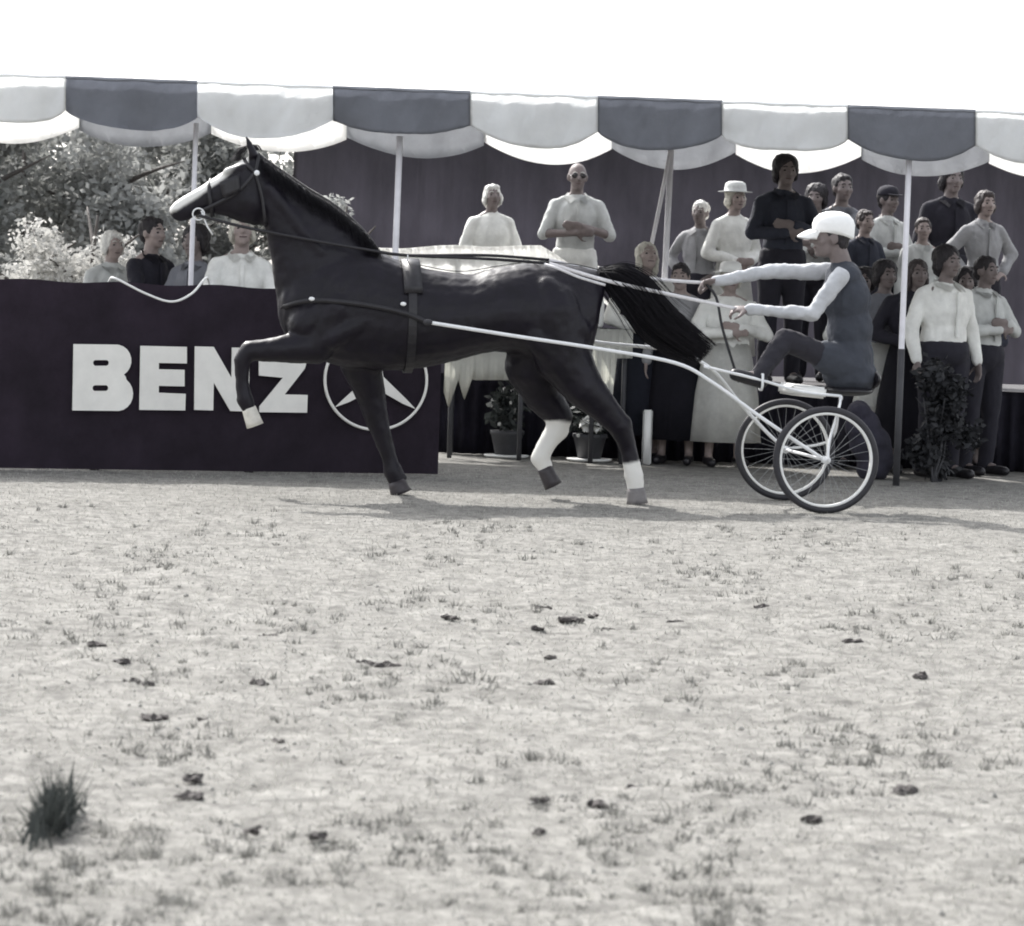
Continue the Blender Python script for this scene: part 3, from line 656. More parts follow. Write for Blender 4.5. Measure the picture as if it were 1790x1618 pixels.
def head_geo(bm, c, Rm, k):
    """skull, jaw, brow, nose, lips, chin, ears; face towards local +Y of Rm"""
    E = lambda p, r: ellipsoid(bm, c + Rm @ (Vector(p) * k), [x * k for x in r], Rm)
    C = lambda p, q, a, b_: capsule(bm, c + Rm @ (Vector(p) * k), c + Rm @ (Vector(q) * k), a * k, b_ * k, 10, 2)
    E((0, -.008, .022), (.076, .097, .094)); E((0, .030, -.045), (.058, .064, .068)); E((0, .066, -.088), (.026, .024, .022)); E((0, .045, -.012), (.064, .056, .055))
    C((-.036, .078, .028), (.036, .078, .028), .013, .013); C((0, .090, .018), (0, .112, -.020), .010, .014); C((-.012, .098, -.024), (.012, .098, -.024), .009, .009)
    C((-.018, .088, -.052), (.018, .088, -.052), .008, .008); C((-.016, .086, -.064), (.016, .086, -.064), .0085, .0085)
    for s in (-1, 1):
        E((s * .077, -.004, -.005), (.012, .024, .034)); E((s * .044, .062, -.022), (.024, .022, .022))
def hair_geo(c, Rm, k, style):
    bm = bmesh.new(); E = lambda p, r: ellipsoid(bm, c + Rm @ (Vector(p) * k), [x * k for x in r], Rm, 24, 16)
    E((0, -.020, .034), (.086, .100, .094))
    if style == 'long': E((0, -.052, -.055), (.084, .058, .115)); E((-.07, -.012, -.05), (.024, .045, .10)); E((.07, -.012, -.05), (.024, .045, .10))
    elif style == 'bob': E((0, -.045, -.03), (.088, .066, .08)); E((-.076, .0, -.02), (.022, .042, .062)); E((.076, .0, -.02), (.022, .042, .062)); E((0, .045, .085), (.06, .04, .03))
    elif style == 'short': E((0, -.058, -.02), (.072, .048, .06)); E((0, .036, .088), (.058, .04, .026))
    elif style == 'full': E((0, -.03, .045), (.104, .108, .098)); E((0, -.06, -.03), (.094, .06, .085)); E((-.08, -.01, -.01), (.024, .04, .06)); E((.08, -.01, -.01), (.024, .04, .06))
    me = remesh(bm, .009 * k, 3); return wrinkle(wrinkle(me, .008, 30, 2, (1, 1, .5)), .005, 75, 3, (1, 1, .4))
M_lip = mat('lips', (.105, .07, .068), .5, .1, 20)
def face_parts(c, Rm, k, root, hm, world):
    P = lambda x, y, z: c + Rm @ (Vector((x, y, z)) * k)
    for s in (-1, 1): bm = bmesh.new(); tube(bm, [P(.014 * s, .095, .032), P(.030 * s, .0925, .038), P(.048 * s, .082, .031)], .0042 * k, 6); obj('eyebrow', bm, hm, root, world=world)
    bm = bmesh.new(); tube(bm, [P(-.024, .086, -.056), P(-.010, .0955, -.057), P(.010, .0955, -.057), P(.024, .086, -.056)], .0050 * k, 6); obj('mouth', bm, M_lip, root, world=world)
def lathe_(bm, c, prof, asp, n=28):
    loft(bm, [[c + Vector((r * math.cos(2 * PI * i / n), r * asp * math.sin(2 * PI * i / n), z)) for i in range(n)] for r, z in prof])
def cloth_mat(name, col, **kw): return mat(name, col, .9, kw.get('var', .16), 7, .22, 26)
def person(label, u, vtop, Y, z0, face, top, bottom, hair, hairm, skin=M_skin, kind='trousers', arms='hang', sleeve='long', build=1., extra=None, tilt=0., look=0., group=None, shoe=M_leather, collar=True):
    p = at(u, vtop, Y); H = p.z - z0; k = H / 1.765; w = k * build
    root = thing('person', label, 'person', (p.x, p.y, z0), face, group)
    V = lambda x, y, z: Vector((x * w, y * w, z * k))
    bm = bmesh.new(); sb = bmesh.new(); tb = bmesh.new(); ib = .014
    for tgt, inf in ((bm, 0), (sb, ib)):
        I = lambda r: [x * w + inf for x in r[:2]] + [r[2] * k + inf]
        ellipsoid(tgt, V(0, 0, 1.27), I((.165, .105, .215))); ellipsoid(tgt, V(0, 0, 1.06), I((.142, .105, .20)))
        ellipsoid(tgt, V(0, -.012, 1.385), I((.150, .075, .070))); ellipsoid(tgt, V(0, .005, .95 + 2.6 * inf), [x - inf * .8 for x in I((.160, .112, .13 - 2.2 * inf))])
    capsule(sb, V(0, -.012, 1.43), V(0, -.006, 1.470), .070 * k, .066 * k)
    capsule(bm, V(0, -.012, 1.40), V(0, .012, 1.57), .058 * k, .054 * k)
    if collar and kind == 'trousers':
        for s in (-1, 1):
            cb = bmesh.new(); q = [V(.068 * s, -.03, 1.515), V(.012 * s, .092, 1.455), V(.062 * s, .118, 1.415), V(.105 * s, .03, 1.470)]; cb.faces.new([cb.verts.new(p_) for p_ in q]); bmesh.ops.solidify(cb, geom=cb.faces[:], thickness=.008); obj('collar', cb, top, root, world=False, smooth=False)
        cb = bmesh.new(); box(cb, V(-.012, .118, 1.08), V(.012, .132, 1.42)); obj('placket', cb, top, root, world=False, smooth=False)
    for s in (-1, 1):
        sh = V(.166 * s, -.005, 1.392)
        capsule(bm, V(.03 * s, -.01, 1.475), sh, .042 * k, .046 * k); capsule(sb, V(.03 * s, -.01, 1.462), sh, .050 * k, .058 * k)
        if arms == 'hang': el, wr = V(.232 * s, -.02, 1.13), V(.235 * s, .05, .885); hd, pn = Vector((0, .12, -1)), Vector((-s, 0, 0))
        elif arms == 'fold': el, wr = V(.255 * s, .06, 1.16), V(.02 * s, .20, 1.20 - .03 * s); hd, pn = Vector((-s, .05, .05)), Vector((0, -1, .2))
        elif arms == 'clasp': el, wr = V(.262 * s, -.01, 1.14), V(.055 * s, .19, 1.06); hd, pn = Vector((-s * .8, .35, .1)), Vector((0, -1, 0))
        elif arms == 'rest': el, wr = V(.25 * s, .12, 1.17), V(.12 * s, .32, 1.165); hd, pn = Vector((-s * .55, .8, 0)), Vector((0, 0, -1))
        elif arms == 'hip': el, wr = V(.33 * s, -.06, 1.20), V(.18 * s, .05, 1.03); hd, pn = Vector((-s * .7, .5, -.2)), Vector((0, -.4, -1))
        capsule(bm, sh, el, .050 * k, .040 * k); capsule(bm, el, wr, .041 * k, .027 * k); hand(bm, wr, hd, pn, -s, .5, k)
        capsule(sb, sh, el, .048 * k + ib, .043 * k + ib)
        if sleeve == 'long': capsule(sb, el, el.lerp(wr, .92), .043 * k + ib, .031 * k + ib)
        elif sleeve == 'short': pass
        hp, kn, an_ = V(.088 * s, 0, .90), V(.10 * s, .015, .50), V(.105 * s, -.02, .085)
        capsule(bm, hp, kn, .083 * w, .055 * k); capsule(bm, kn, an_, .053 * k, .036 * k); capsule(bm, an_, V(.118 * s, .13, .035), .036 * k, .03 * k)
        if kind == 'trousers':
            capsule(tb, hp, kn, .09 * w + .012, .064 * k + .012); capsule(tb, kn, an_, .063 * k + .012, .052 * k + .012)
        b2 = bmesh.new(); capsule(b2, an_ + V(0, -.03, -.03), V(.118 * s, .15, .04), .048 * k, .040 * k); m_ = remesh(b2, .014, 3)
        for v in m_.vertices: v.co.z = max(v.co.z, .002)
        obj('shoe', m_, shoe, root, world=False)
    ellipsoid(tb, V(0, .005, .965), (.168 * w + ib, .118 * w + ib, .14 * k))
    if kind == 'trousers': lathe_(tb, V(0, .002, 0), ((.150 * w + ib + .006, .96 * k), (.152 * w + ib + .006, 1.035 * k)), .74)
    Rh = Matrix.Rotation(look, 3, 'Z') @ Matrix.Rotation(-tilt, 3, 'X'); hc_ = V(0, .018, 1.64); head_geo(bm, hc_, Rh, k)
    obj('body', remesh(bm, .0095, 3, .45), skin, root, world=False)
    if kind in ('skirt', 'dress'):
        hem = .50 if kind == 'skirt' else .52
        if kind == 'dress': hem = .22
        tb.free(); tb = bmesh.new(); n = 40; prof = ((.150, .115, 1.08), (.178, .135, .95), (.20, .155, .80), (.225, .18, .62), (.25, .20, hem))
        g = [[tb.verts.new(V(a * math.cos(2 * PI * i / n), b_ * math.sin(2 * PI * i / n), z) * 1 + Vector((math.cos(2 * PI * i / n), math.sin(2 * PI * i / n), 0)) * .012 * (1.1 - z) * math.sin(i * 2 * PI * 9 / n)) for i in range(n)] for a, b_, z in prof]
        for a, b_ in zip(g, g[1:]):
            for i in range(n): tb.faces.new((a[i], a[(i + 1) % n], b_[(i + 1) % n], b_[i]))
        bmesh.ops.solidify(tb, geom=tb.faces[:], thickness=.006); tm = bpy.data.meshes.new('skirt'); bmesh.ops.recalc_face_normals(tb, faces=tb.faces); tb.to_mesh(tm); tb.free()
        obj('skirt', tm, bottom, root, world=False)
    else: obj('trousers', wrinkle(remesh(tb, .014, 3), .007, 9, u, (1, 1, .6)), bottom, root, world=False)
    obj('blouse' if kind != 'trousers' else 'shirt', wrinkle(wrinkle(remesh(sb, .011, 3), .010, 7, u * .1, (1, 1, .7)), .005, 19, u * .2, (1, 1, .5)), top, root, world=False)
    if hair: obj('hair', hair_geo(hc_, Rh, k, hair), hairm, root, world=False)
    for s in (-1, 1):
        b2 = bmesh.new(); ellipsoid(b2, hc_ + Rh @ (Vector((.031 * s, .082, .006)) * k), (.013 * k, .010 * k, .009 * k), Rh, 10, 6); obj('eye', b2, M_eye, root, world=False)
    face_parts(hc_, Rh, k, root, hairm or H_white, False)
    if extra: extra(root, hc_, Rh, k)
    return root
H_dark = mat('dark_hair', (.018, .015, .018), .6, .4, 40, .3, 120); H_blond = mat('blond_hair', (.50, .48, .42), .6, .25, 40, .4, 120); H_white = mat('white_hair', (.66, .65, .62), .6, .2, 40, .4, 120); H_brown = mat('brown_hair', (.045, .036, .036), .6, .35, 40, .3, 120)
C_white = cloth_mat('white_cotton', (.74, .74, .71)); C_pale = cloth_mat('pale_shirt', (.50, .51, .50)); C_grey = cloth_mat('grey_cloth', (.16, .165, .185)); C_dark = cloth_mat('dark_cloth', (.017, .016, .024)); C_navy = cloth_mat('navy_cloth', (.030, .033, .048)); C_mid = cloth_mat('mid_grey_cloth', (.28, .28, .29)); C_coat = cloth_mat('driver_coat_cloth', (.042, .047, .060)); C_sleeve = cloth_mat('driver_sleeve_cloth', (.44, .45, .47)); C_trs = cloth_mat('driver_trouser_cloth', (.022, .021, .028))
def sun_hat(m):
    def f(root, c, Rm, k):
        bm = bmesh.new(); Rr = Rm; pr = ((.150, .055), (.152, .060), (.10, .066), (.096, .10), (.088, .135), (.060, .152), (.01, .156)); n = 28
        loft(bm, [[c + Rr @ (Vector((r * math.cos(2 * PI * i / n), r * 1.1 * math.sin(2 * PI * i / n) - .01, z)) * k) for i in range(n)] for r, z in pr]); obj('hat', bm, m, root, world=False)
    return f
def cap_hat(m):
    def f(root, c, Rm, k):
        bm = bmesh.new(); n = 24
        loft(bm, [[c + Rm @ (Vector((r * math.cos(2 * PI * i / n), r * 1.2 * math.sin(2 * PI * i / n) - .012, z)) * k) for i in range(n)] for r, z in ((.088, .045), (.090, .06), (.086, .09), (.066, .122), (.03, .137), (.004, .140))])
        g = [[c + Rm @ (Vector(((.075 + .0 * j) * math.sin(a), .075 + (.03 + .055 * j) * math.cos(a) + .0 * j, .052 - .010 * j * math.cos(a) + dz)) * k) for a in [-1.5 + 3 * i / 10 for i in range(11)]] for j, dz in ((0, 0), (1, 0), (1, .006), (0, .006))]
        vs = [[bm.verts.new(q) for q in r] for r in g]
        for a, b_ in zip(vs, vs[1:] + vs[:1]):
            for i in range(10): bm.faces.new((a[i], a[i + 1], b_[i + 1], b_[i]))
        obj('cap', bm, m, root, world=False)
    return f
def shades(root, c, Rm, k):
    bm = bmesh.new()
    for s in (-1, 1): ellipsoid(bm, c + Rm @ (Vector((.033 * s, .094, .008)) * k), (.028 * k, .007 * k, .021 * k), Rm, 14, 8); capsule(bm, c + Rm @ (Vector((.058 * s, .088, .012)) * k), c + Rm @ (Vector((.080 * s, .0, .012)) * k), .004, .004, 6, 1)
    capsule(bm, c + Rm @ (Vector((-.01, .098, .012)) * k), c + Rm @ (Vector((.01, .098, .012)) * k), .004, .004, 6, 1); obj('sunglasses', bm, M_eye, root, world=False)
    bm = bmesh.new(); ellipsoid(bm, c + Rm @ (Vector((0, -.045, -.005)) * k), (.084 * k, .062 * k, .045 * k), Rm, 20, 10); obj('hair_fringe', wrinkle(remesh(bm, .01, 3), .004, 60, 1), H_white, root, world=False)
F0 = PI                                                             # facing the camera
person('dark-haired person in dark jacket behind the dark board, turned towards the horse', 265, 378, 25.7, 0, F0 + .9, C_dark, C_dark, 'short', H_dark, M_skin, arms='rest')
person('person with bushy dark hair and grey top behind the rope loop', 343, 394, 25.4, 0, F0 - .5, C_grey, C_dark, 'full', H_dark, M_skind, arms='fold', build=.95)
person('fair-haired person in white sleeves leaning on the board under the horse chin', 424, 374, 25.2, 0, F0 + .15, C_white, C_dark, 'bob', H_blond, M_skin, arms='rest', tilt=-.2)
person('white-haired woman in white blouse seen over the middle of the horse back', 861, 321, 28.75, PZ, F0 + .25, C_white, C_navy, 'bob', H_white, M_skind, kind='skirt', arms='clasp', tilt=-.15)
person('balding man with sunglasses and pale shirt standing behind the horse rump', 1010, 283, 28.7, PZ, F0 + .1, C_pale, C_white, None, None, M_skind, arms='fold', sleeve='short', build=1.08, extra=shades)
person('fair-haired woman in white blouse and dark skirt above the horse tail', 1131, 421, 26.75, 0, F0 + .3, C_white, C_navy, 'long', H_blond, M_skin, kind='dress', build=1.1, arms='clasp', tilt=-.25)
person('short dark-haired person in grey top standing between blond woman and woman in white', 1191, 459, 26.6, 0, F0 - .2, C_mid, C_dark, 'short', H_dark, M_skin, kind='dress', build=1.15, arms='hang')
person('woman in white dress and pale hat left of the tall man in dark shirt', 1285, 322, 28.35, PZ, F0 + .5, C_white, C_white, 'bob', H_blond, M_skin, kind='dress', arms='clasp', extra=sun_hat(C_pale))
person('tall dark-haired man in dark shirt standing behind the driver hands', 1374, 271, 27.45, PZ, F0 + .2, C_navy, C_dark, 'full', H_dark, M_skind, arms='fold', build=1.04)
person('dark-haired person in grey shirt directly behind the white cap of the driver', 1473, 303, 28.8, PZ, F0 + .3, C_grey, C_dark, 'short', H_dark, M_skind)
person('person in pale shirt with dark cap just left of the right tent pole', 1552, 326, 28.6, PZ, F0 + .6, C_pale, C_dark, 'short', H_dark, M_skind, arms='fold', extra=cap_hat(C_dark))
person('tall person in dark jacket at the far right behind the others', 1664, 286, 28.9, PZ, F0 + .3, C_dark, C_dark, 'full', H_dark, M_skind, build=1.1)
person('child with dark hair and pale top just right of the tent pole', 1614, 380, 28.3, PZ, F0 + .1, C_pale, C_dark, 'short', H_brown, M_skin)
person('dark-haired woman in grey top and white skirt behind the sulky seat', 1548, 455, 26.55, 0, F0 + .4, C_grey, C_white, 'full', H_dark, M_skind, kind='skirt', shoe=M_leather)
person('dark-haired man in white shirt and dark trousers right of the tent pole', 1655, 430, 25.9, 0, F0 + .6, C_white, C_dark, 'full', H_dark, M_skind, arms='hang', build=1.3)

person('grey-haired person in grey shirt between the slanted rope and the pale hat', 1226, 350, 28.4, PZ, F0 - .4, C_mid, C_dark, 'short', H_white, M_skind, arms='hip')
person('woman in white dress and white hat standing low between the horse tail and the driver', 1277, 462, 26.5, 0, F0 + .2, C_white, C_white, 'bob', H_blond, M_skin, kind='dress', arms='fold', extra=sun_hat(M_white), build=1.25)
person('dark-haired person in pale top half hidden behind the tall man in dark shirt', 1428, 322, 28.7, PZ, F0 - .3, C_pale, C_dark, 'full', H_dark, M_skind, arms='fold')
person('person in navy top looking over the shoulder of the driver', 1512, 366, 28.2, PZ, F0 + .5, C_navy, C_dark, 'short', H_brown, M_skin, arms='clasp')
person('person in light top close behind the back of the driver', 1512, 468, 26.8, 0, F0 - .2, C_pale, C_dark, 'full', H_dark, M_skind, arms='fold', build=1.1)
person('woman in long dark dress right behind the right tent pole', 1604, 452, 26.3, 0, F0 + .2, C_dark, C_dark, 'long', H_brown, M_skind, kind='dress', arms='clasp', build=1.3)
person('person in pale shirt and dark trousers nearest the right edge of the view', 1722, 446, 26.5, 0, F0 + .7, C_pale, C_dark, 'short', H_dark, M_skind, arms='fold', build=1.2)
person('grey-topped person at the right edge on the platform, behind the man in white shirt', 1722, 332, 28.4, PZ, F0 + .4, C_mid, C_dark, 'bob', H_brown, M_skin, arms='hip')
person('white-haired person in pale top left of the dark-jacketed person behind the board', 196, 402, 26.2, 0, F0 + .6, C_pale, C_dark, 'bob', H_white, M_skin, arms='fold')

person('woman in dark dress squeezed in right behind the man in white shirt', 1690, 468, 27.0, 0, F0 - .1, C_navy, C_dark, 'full', H_dark, M_skind, kind='dress', arms='clasp', build=1.25)

# ------------------------------------------------------------------ the driver, seated on the sulky
dl = R(1480, 640)
drv = thing('person', 'driver in white cap and dark coat seated on the sulky with arms stretched forward', 'person', (dl.x, dl.y, 0))
D = lambda u, v, t_=0.: R(u, v, t_)
bm = bmesh.new(); sb = bmesh.new(); slv = bmesh.new(); tr_ = bmesh.new()
hips, chest, neckb, hd_ = D(1492, 640), D(1482, 530), D(1468, 462), D(1452, 416)
Rb = Matrix.Rotation(YAW, 3, 'Z')
lean = Matrix.Rotation(YAW, 3, 'Z') @ Matrix.Rotation(-.14, 3, 'Y')
for tgt, inf in ((bm, 0), (sb, .018)):
    for c, r in ((D(1486, 622), (.128, .17, .16)), (D(1484, 575), (.128, .155, .18)), (D(1478, 520), (.138, .17, .17)), (D(1474, 482), (.095, .165, .07))):
        ellipsoid(tgt, c, [x + inf for x in r], lean)
ellipsoid(sb, D(1486, 655), (.172, .215, .135), Rb); ellipsoid(sb, D(1474, 466), (.078, .085, .05), Rb)
for s in (-1, 1): capsule(sb, D(1488, 642, .09 * s), D(1446, 624, .13 * s), .125, .102)
capsule(bm, D(1476, 474), D(1462, 432), .064, .060)
sN, eN = D(1470, 482, .19), D(1420, 548, .24); sF, eF = D(1458, 474, -.19), D(1345, 474, -.22)
for sgn, (s_, e_, h_, pn) in ((1, (sN, eN, HN, Vector((0, 0, -1)))), (-1, (sF, eF, HF, Vector((0, 0, -1))))):
    d = (h_ - e_).normalized(); wr = h_ - d * .07
    capsule(bm, s_, e_, .042, .034); capsule(bm, e_, wr, .034, .024); hand(bm, wr, d, pn + RN * (-.6 * sgn), sgn, 1.25)
    capsule(slv, s_, e_, .055, .047); capsule(slv, e_, wr, .046, .034)
    kn, an_ = D(1372, 593, .20 * sgn), D(1322, 660, .30 * sgn); hp = D(1488, 642, .10 * sgn)
    capsule(bm, hp, kn, .085, .056); capsule(bm, kn, an_, .053, .038); ft = an_ + RF * .13 + Vector((0, 0, .015)); capsule(bm, an_, ft, .038, .03)
    capsule(tr_, hp, kn, .086, .070); capsule(tr_, kn, an_, .067, .052)
    b2 = bmesh.new(); capsule(b2, an_ + Vector((0, 0, -.02)) - RF * .03, ft, .047, .04); obj('shoe', remesh(b2, .012, 3), M_leather, drv)
ellipsoid(tr_, hips, (.115, .155, .10), Rb)
Rh = Matrix((RN, RF, Vector((0, 0, 1)))).transposed() @ Matrix.Rotation(-.05, 3, 'X')
Rh = Matrix((-RN, RF, Vector((0, 0, 1)))).transposed() if Rh.determinant() < 0 else Rh
head_geo(bm, hd_, Rh, 1.08)
obj('body', remesh(bm, .008, 3, .45), M_skind, drv)
obj('trousers', wrinkle(wrinkle(remesh(tr_, .011, 3), .010, 9, 5), .005, 20, 4), C_trs, drv)
obj('sleeves', wrinkle(wrinkle(remesh(slv, .010, 3), .009, 10, 6), .005, 24, 8), C_sleeve, drv)
obj('coat', wrinkle(wrinkle(remesh(sb, .011, 4), .012, 7, 7, (1, 1, .6)), .005, 18, 9), C_coat, drv)
obj('hair', hair_geo(hd_, Rh, 1.06, 'short'), H_dark, drv)
for s in (-1, 1):
    b2 = bmesh.new(); ellipsoid(b2, hd_ + Rh @ (Vector((.031 * s, .082, .006)) * 1.08), (.013, .010, .009), Rh, 10, 6); obj('eye', b2, M_eye, drv)
face_parts(hd_, Rh, 1.08, drv, H_dark, True)
M_cap = cloth_mat('white_cap_cloth', (.85, .85, .84), var=.05)
bm = bmesh.new(); n = 28
loft(bm, [[hd_ + Rh @ (Vector((r * math.cos(2 * PI * i / n), r * 1.24 * math.sin(2 * PI * i / n) - .014, z - (.035 if math.sin(2 * PI * i / n) < 0 else 0) * max(0, -math.sin(2 * PI * i / n)) * (z < .06))) * 1.12) for i in range(n)] for r, z in ((.090, .030), (.094, .045), (.096, .075), (.088, .105), (.066, .132), (.034, .146), (.004, .149))])
cap = obj('cap', bm, M_cap, drv)
bm = bmesh.new()
g = []
for dz in (0, .007):
    for j in range(5):
        g.append([hd_ + Rh @ (Vector((.092 * math.sin(a) * (1 - .06 * j), .078 + .034 * max(0, math.cos(a)) + .019 * j * max(.15, math.cos(a)), .040 - .009 * j * (1 + .2 * j) * .6 + dz - .012 * abs(math.sin(a)))) * 1.12) for a in [-1.45 + 2.9 * i / 14 for i in range(15)]])
vs = [[bm.verts.new(q) for q in r] for r in g]
for a, b_ in list(zip(vs[:4], vs[1:5])) + list(zip(vs[5:9], vs[6:10])) + [(vs[0], vs[5]), (vs[4], vs[9])]:
    for i in range(14): bm.faces.new((a[i], a[i + 1], b_[i + 1], b_[i]))
obj('peak', bm, M_cap, cap)

# ------------------------------------------------------------------ white-draped tables and plants in front of the platform
def draped_table(label, u0, u1, vt, Y, flap, depth=.55):
    a, b_ = at(u0, vt, Y), at(u1, vt, Y); z = a.z; root = thing('table', label, 'table', ((a.x + b_.x) / 2, Y, 0))
    bm = bmesh.new(); box(bm, (a.x + .01, Y + .01, z - .03), (b_.x - .01, Y + depth, z - .005)); obj('tabletop', bm, M_deck, root, smooth=False)
    for x in (a.x + .05, b_.x - .05):
        for y in (Y + .05, Y + depth - .05):
            bm = bmesh.new(); tube(bm, [(x, y, 0), (x, y, z - .03)], .018, 8); obj('leg', bm, M_poledk, root)
    bm = bmesh.new(); n = 60; top, edge, bot = [], [], []
    for i in range(n + 1):
        f = i / n; x = a.x - .004 + (b_.x - a.x + .008) * f; u = u0 + (u1 - u0) * f; wv = .010 * math.sin(i * .7) + .005 * math.sin(i * 1.9)
        top.append(bm.verts.new((x, Y + depth, z + .002))); edge.append(bm.verts.new((x, Y - .004, z + .002))); bot.append((x, wv, u))
    mid = [bm.verts.new((x, Y - .02 + w * .6, (z + at(u, flap(u), Y).z) / 2)) for x, w, u in bot]; bt = [bm.verts.new((x, Y - .025 + w * 1.4, at(u, flap(u), Y).z)) for x, w, u in bot]
    for p, q in ((top, edge), (edge, mid), (mid, bt)):
        for i in range(n): bm.faces.new((p[i], p[i + 1], q[i + 1], q[i]))
    bmesh.ops.solidify(bm, geom=bm.faces[:], thickness=.004)
    cl = obj('tablecloth', bm, M_cloth); return cl
def tri(u, c, w, top, tip): return top + (tip - top) * max(0, 1 - abs(u - c) / w)
c1 = draped_table('table under the horse belly hung with a white cloth with two pointed corners', 779, 925, 612, 26.4, lambda u: max(tri(u, 788, 16, 662, 714), tri(u, 815, 13, 660, 700)) if u < 830 else 664)
tag(c1, 'white tablecloth with two pointed corners hanging under the horse belly', 'tablecloth')
c2 = draped_table('narrow tall table with white cloth between horse hind leg and tail', 1028, 1106, 574, 26.35, lambda u: 702 if u < 1074 else 626 + (0 if u > 1080 else (1080 - u) * 12), .4)
tag(c2, 'white cloth over the tall narrow table under the horse tail', 'tablecloth')
jb = at(1040, 573, 26.5); bm = bmesh.new(); lathe(bm, (jb.x, 26.5, jb.z + .003), ((.05, 0), (.062, .02), (.065, .16), (.058, .22), (.03, .26), (.028, .29), (.032, .30)), 20)
o = obj('jug', bm, M_white); tag(o, 'white jug standing on the tall narrow table behind the horse rump', 'jug')
M_leafd = mat('dark_leaf', (.035, .04, .038), .7, .4, 10, trans=.15)
M_leafs = mat('very_dark_leaf', (.022, .023, .026), .65, .45, 10, trans=.1)
M_flower = mat('white_petal', (.75, .75, .72), .8, .1, 10)
def leaf_cloud(bm, n, c, r, s, shell=.5, flat=1.):
    for _ in range(n):
        d = Vector((G(0, 1), G(0, 1), G(0, 1))).normalized(); q = Vector(c) + Vector((d.x * r[0], d.y * r[1], d.z * r[2])) * (shell + (1 - shell) * random.random())
        a = Vector((G(0, 1), G(0, 1), G(0, .7) - .3)).normalized(); b_ = a.cross(Vector((G(0, 1), G(0, 1), G(0, 1)))).normalized(); l = s * random.uniform(.6, 1.4)
        bm.faces.new([bm.verts.new(p) for p in (q, q + a * l * .5 + b_ * l * .28, q + a * l, q + a * l * .5 - b_ * l * .28)])
def flower_pot(label, u, v, Y, h, blooms):
    b_ = on_ground(u, v); b_ = at(u, v, Y); root = thing('potted_plant', label, 'potted plant', (b_.x, Y, 0))
    bm = bmesh.new(); lathe(bm, (b_.x, Y, .003), ((.15, 0), (.17, .012), (.17, .02), (.14, .022)), 24); obj('saucer', bm, M_white, root)
    bm = bmesh.new(); lathe(bm, (b_.x, Y, .022), ((.085, 0), (.12, .15), (.13, .16), (.13, .185), (.11, .186)), 20); obj('pot', bm, M_poledk, root)
    bm = bmesh.new(); leaf_cloud(bm, 380, (b_.x, Y, .2 + h / 2), (.17, .17, h / 2 + .04), .07, .2); obj('foliage', bm, M_leafd, root, smooth=False, kind='stuff')
    for (x, z, r) in blooms:
        bm = bmesh.new(); c = Vector((b_.x + x, Y - .14, z))
        for _ in range(26):
            d = Vector((G(0, 1), G(0, 1), G(0, 1))).normalized(); e, f = ortho(d); q = c + d * r * .5
            bm.faces.new([bm.verts.new(p) for p in (q - e * r * .5, q + d * r * .5 - f * r * .4, q + e * r * .5, q + d * r * .3 + f * r * .4)])
        obj('flower', bm, M_flower, root, smooth=False)
flower_pot('dark potted plant with small white flowers left of the raised hind leg', 885, 800, 26.75, .34, ((-.06, .26, .016), (.10, .25, .016), (.02, .42, .014), (.14, .46, .012)))
flower_pot('potted plant with one big white bloom and white saucer between the hind legs', 1030, 798, 26.6, .26, ((-.03, .30, .075), (.05, .27, .05), (-.09, .2, .016)))

sx = at(1640, 700, 25.35).x
sh_ = thing('shrub', 'dark leafy shrub added as the darkness over the shaded legs of the man in white shirt', 'shrub', (sx, 25.35, 0))
bm = bmesh.new()  # added shrub: its dark leaves stand for the shade that swallows the legs
for k in range(9): tube(bm, smooth_path([(sx + G(0, .02), 25.35 + G(0, .02), -.02), (sx + G(0, .06), 25.35 + G(0, .05), .3), (sx + G(0, .14), 25.35 + G(0, .08), .6)], 3), .010, 6, r1=.003)
obj('stem', bm, M_poledk, sh_, kind='stuff'); bm = bmesh.new()
for k in range(13): leaf_cloud(bm, 210, (sx + G(0, .10), 25.35 + G(0, .07), .12 + .055 * k), (.13, .12, .12), .055, .25)
obj('foliage', bm, M_leafs, sh_, smooth=False, kind='stuff')

# ------------------------------------------------------------------ trees and shrubs seen under the left end of the tent
M_bark = mat('bark', (.09, .08, .075), .9, .3, 12, .4, 30)
M_leafm = mat('sunlit_leaf', (.21, .215, .205), .7, .35, 3, trans=.45)
M_leafp = mat('pale_leaf', (.47, .465, .445), .8, .25, 3, trans=.4)
M_leaf2 = mat('grey_leaf', (.34, .345, .335), .7, .3, 3, trans=.45)
def tree(name, label, cat, x, y, h, r, m, n, s, trunk=.05):
    root = thing(name, label, cat, (x, y, 0)); bm = bmesh.new()
    tube(bm, smooth_path([(x, y, -.05), (x + .04, y, h * .25), (x - .03, y, h * .55), (x + .02, y, h * .9)], 4), trunk, 8, r1=.01)
    for k in range(7):
        a = k * 2.4; z = h * (.2 + .09 * k); tube(bm, smooth_path([(x, y, z), (x + r * .4 * math.cos(a), y + r * .4 * math.sin(a), z + .2), (x + r * .8 * math.cos(a), y + r * .8 * math.sin(a), z + .3 + .1 * random.random())], 3), trunk * .45, 6, r1=.006)
    obj('trunk', bm, M_bark, root); bm = bmesh.new()
    for k in range(15):
        a = random.random() * 6.3; q = r * random.random() ** .5 * .75; z = h * (.2 + .7 * random.random()); e = r * random.uniform(.28, .48)
        leaf_cloud(bm, n * 2 // 15, (x + q * math.cos(a), y + q * math.sin(a), z), (e, e, min(e, h * .98 - z)), s, .35)
    obj('crown', bm, m, root, smooth=False, kind='stuff')
X = lambda u, Y: at(u, 450, Y).x
tree('shrub', 'pale sunlit shrub at the left end behind the dark board', 'shrub', X(165, 29.5), 29.5, 1.95, .62, M_leafp, 3600, .05)
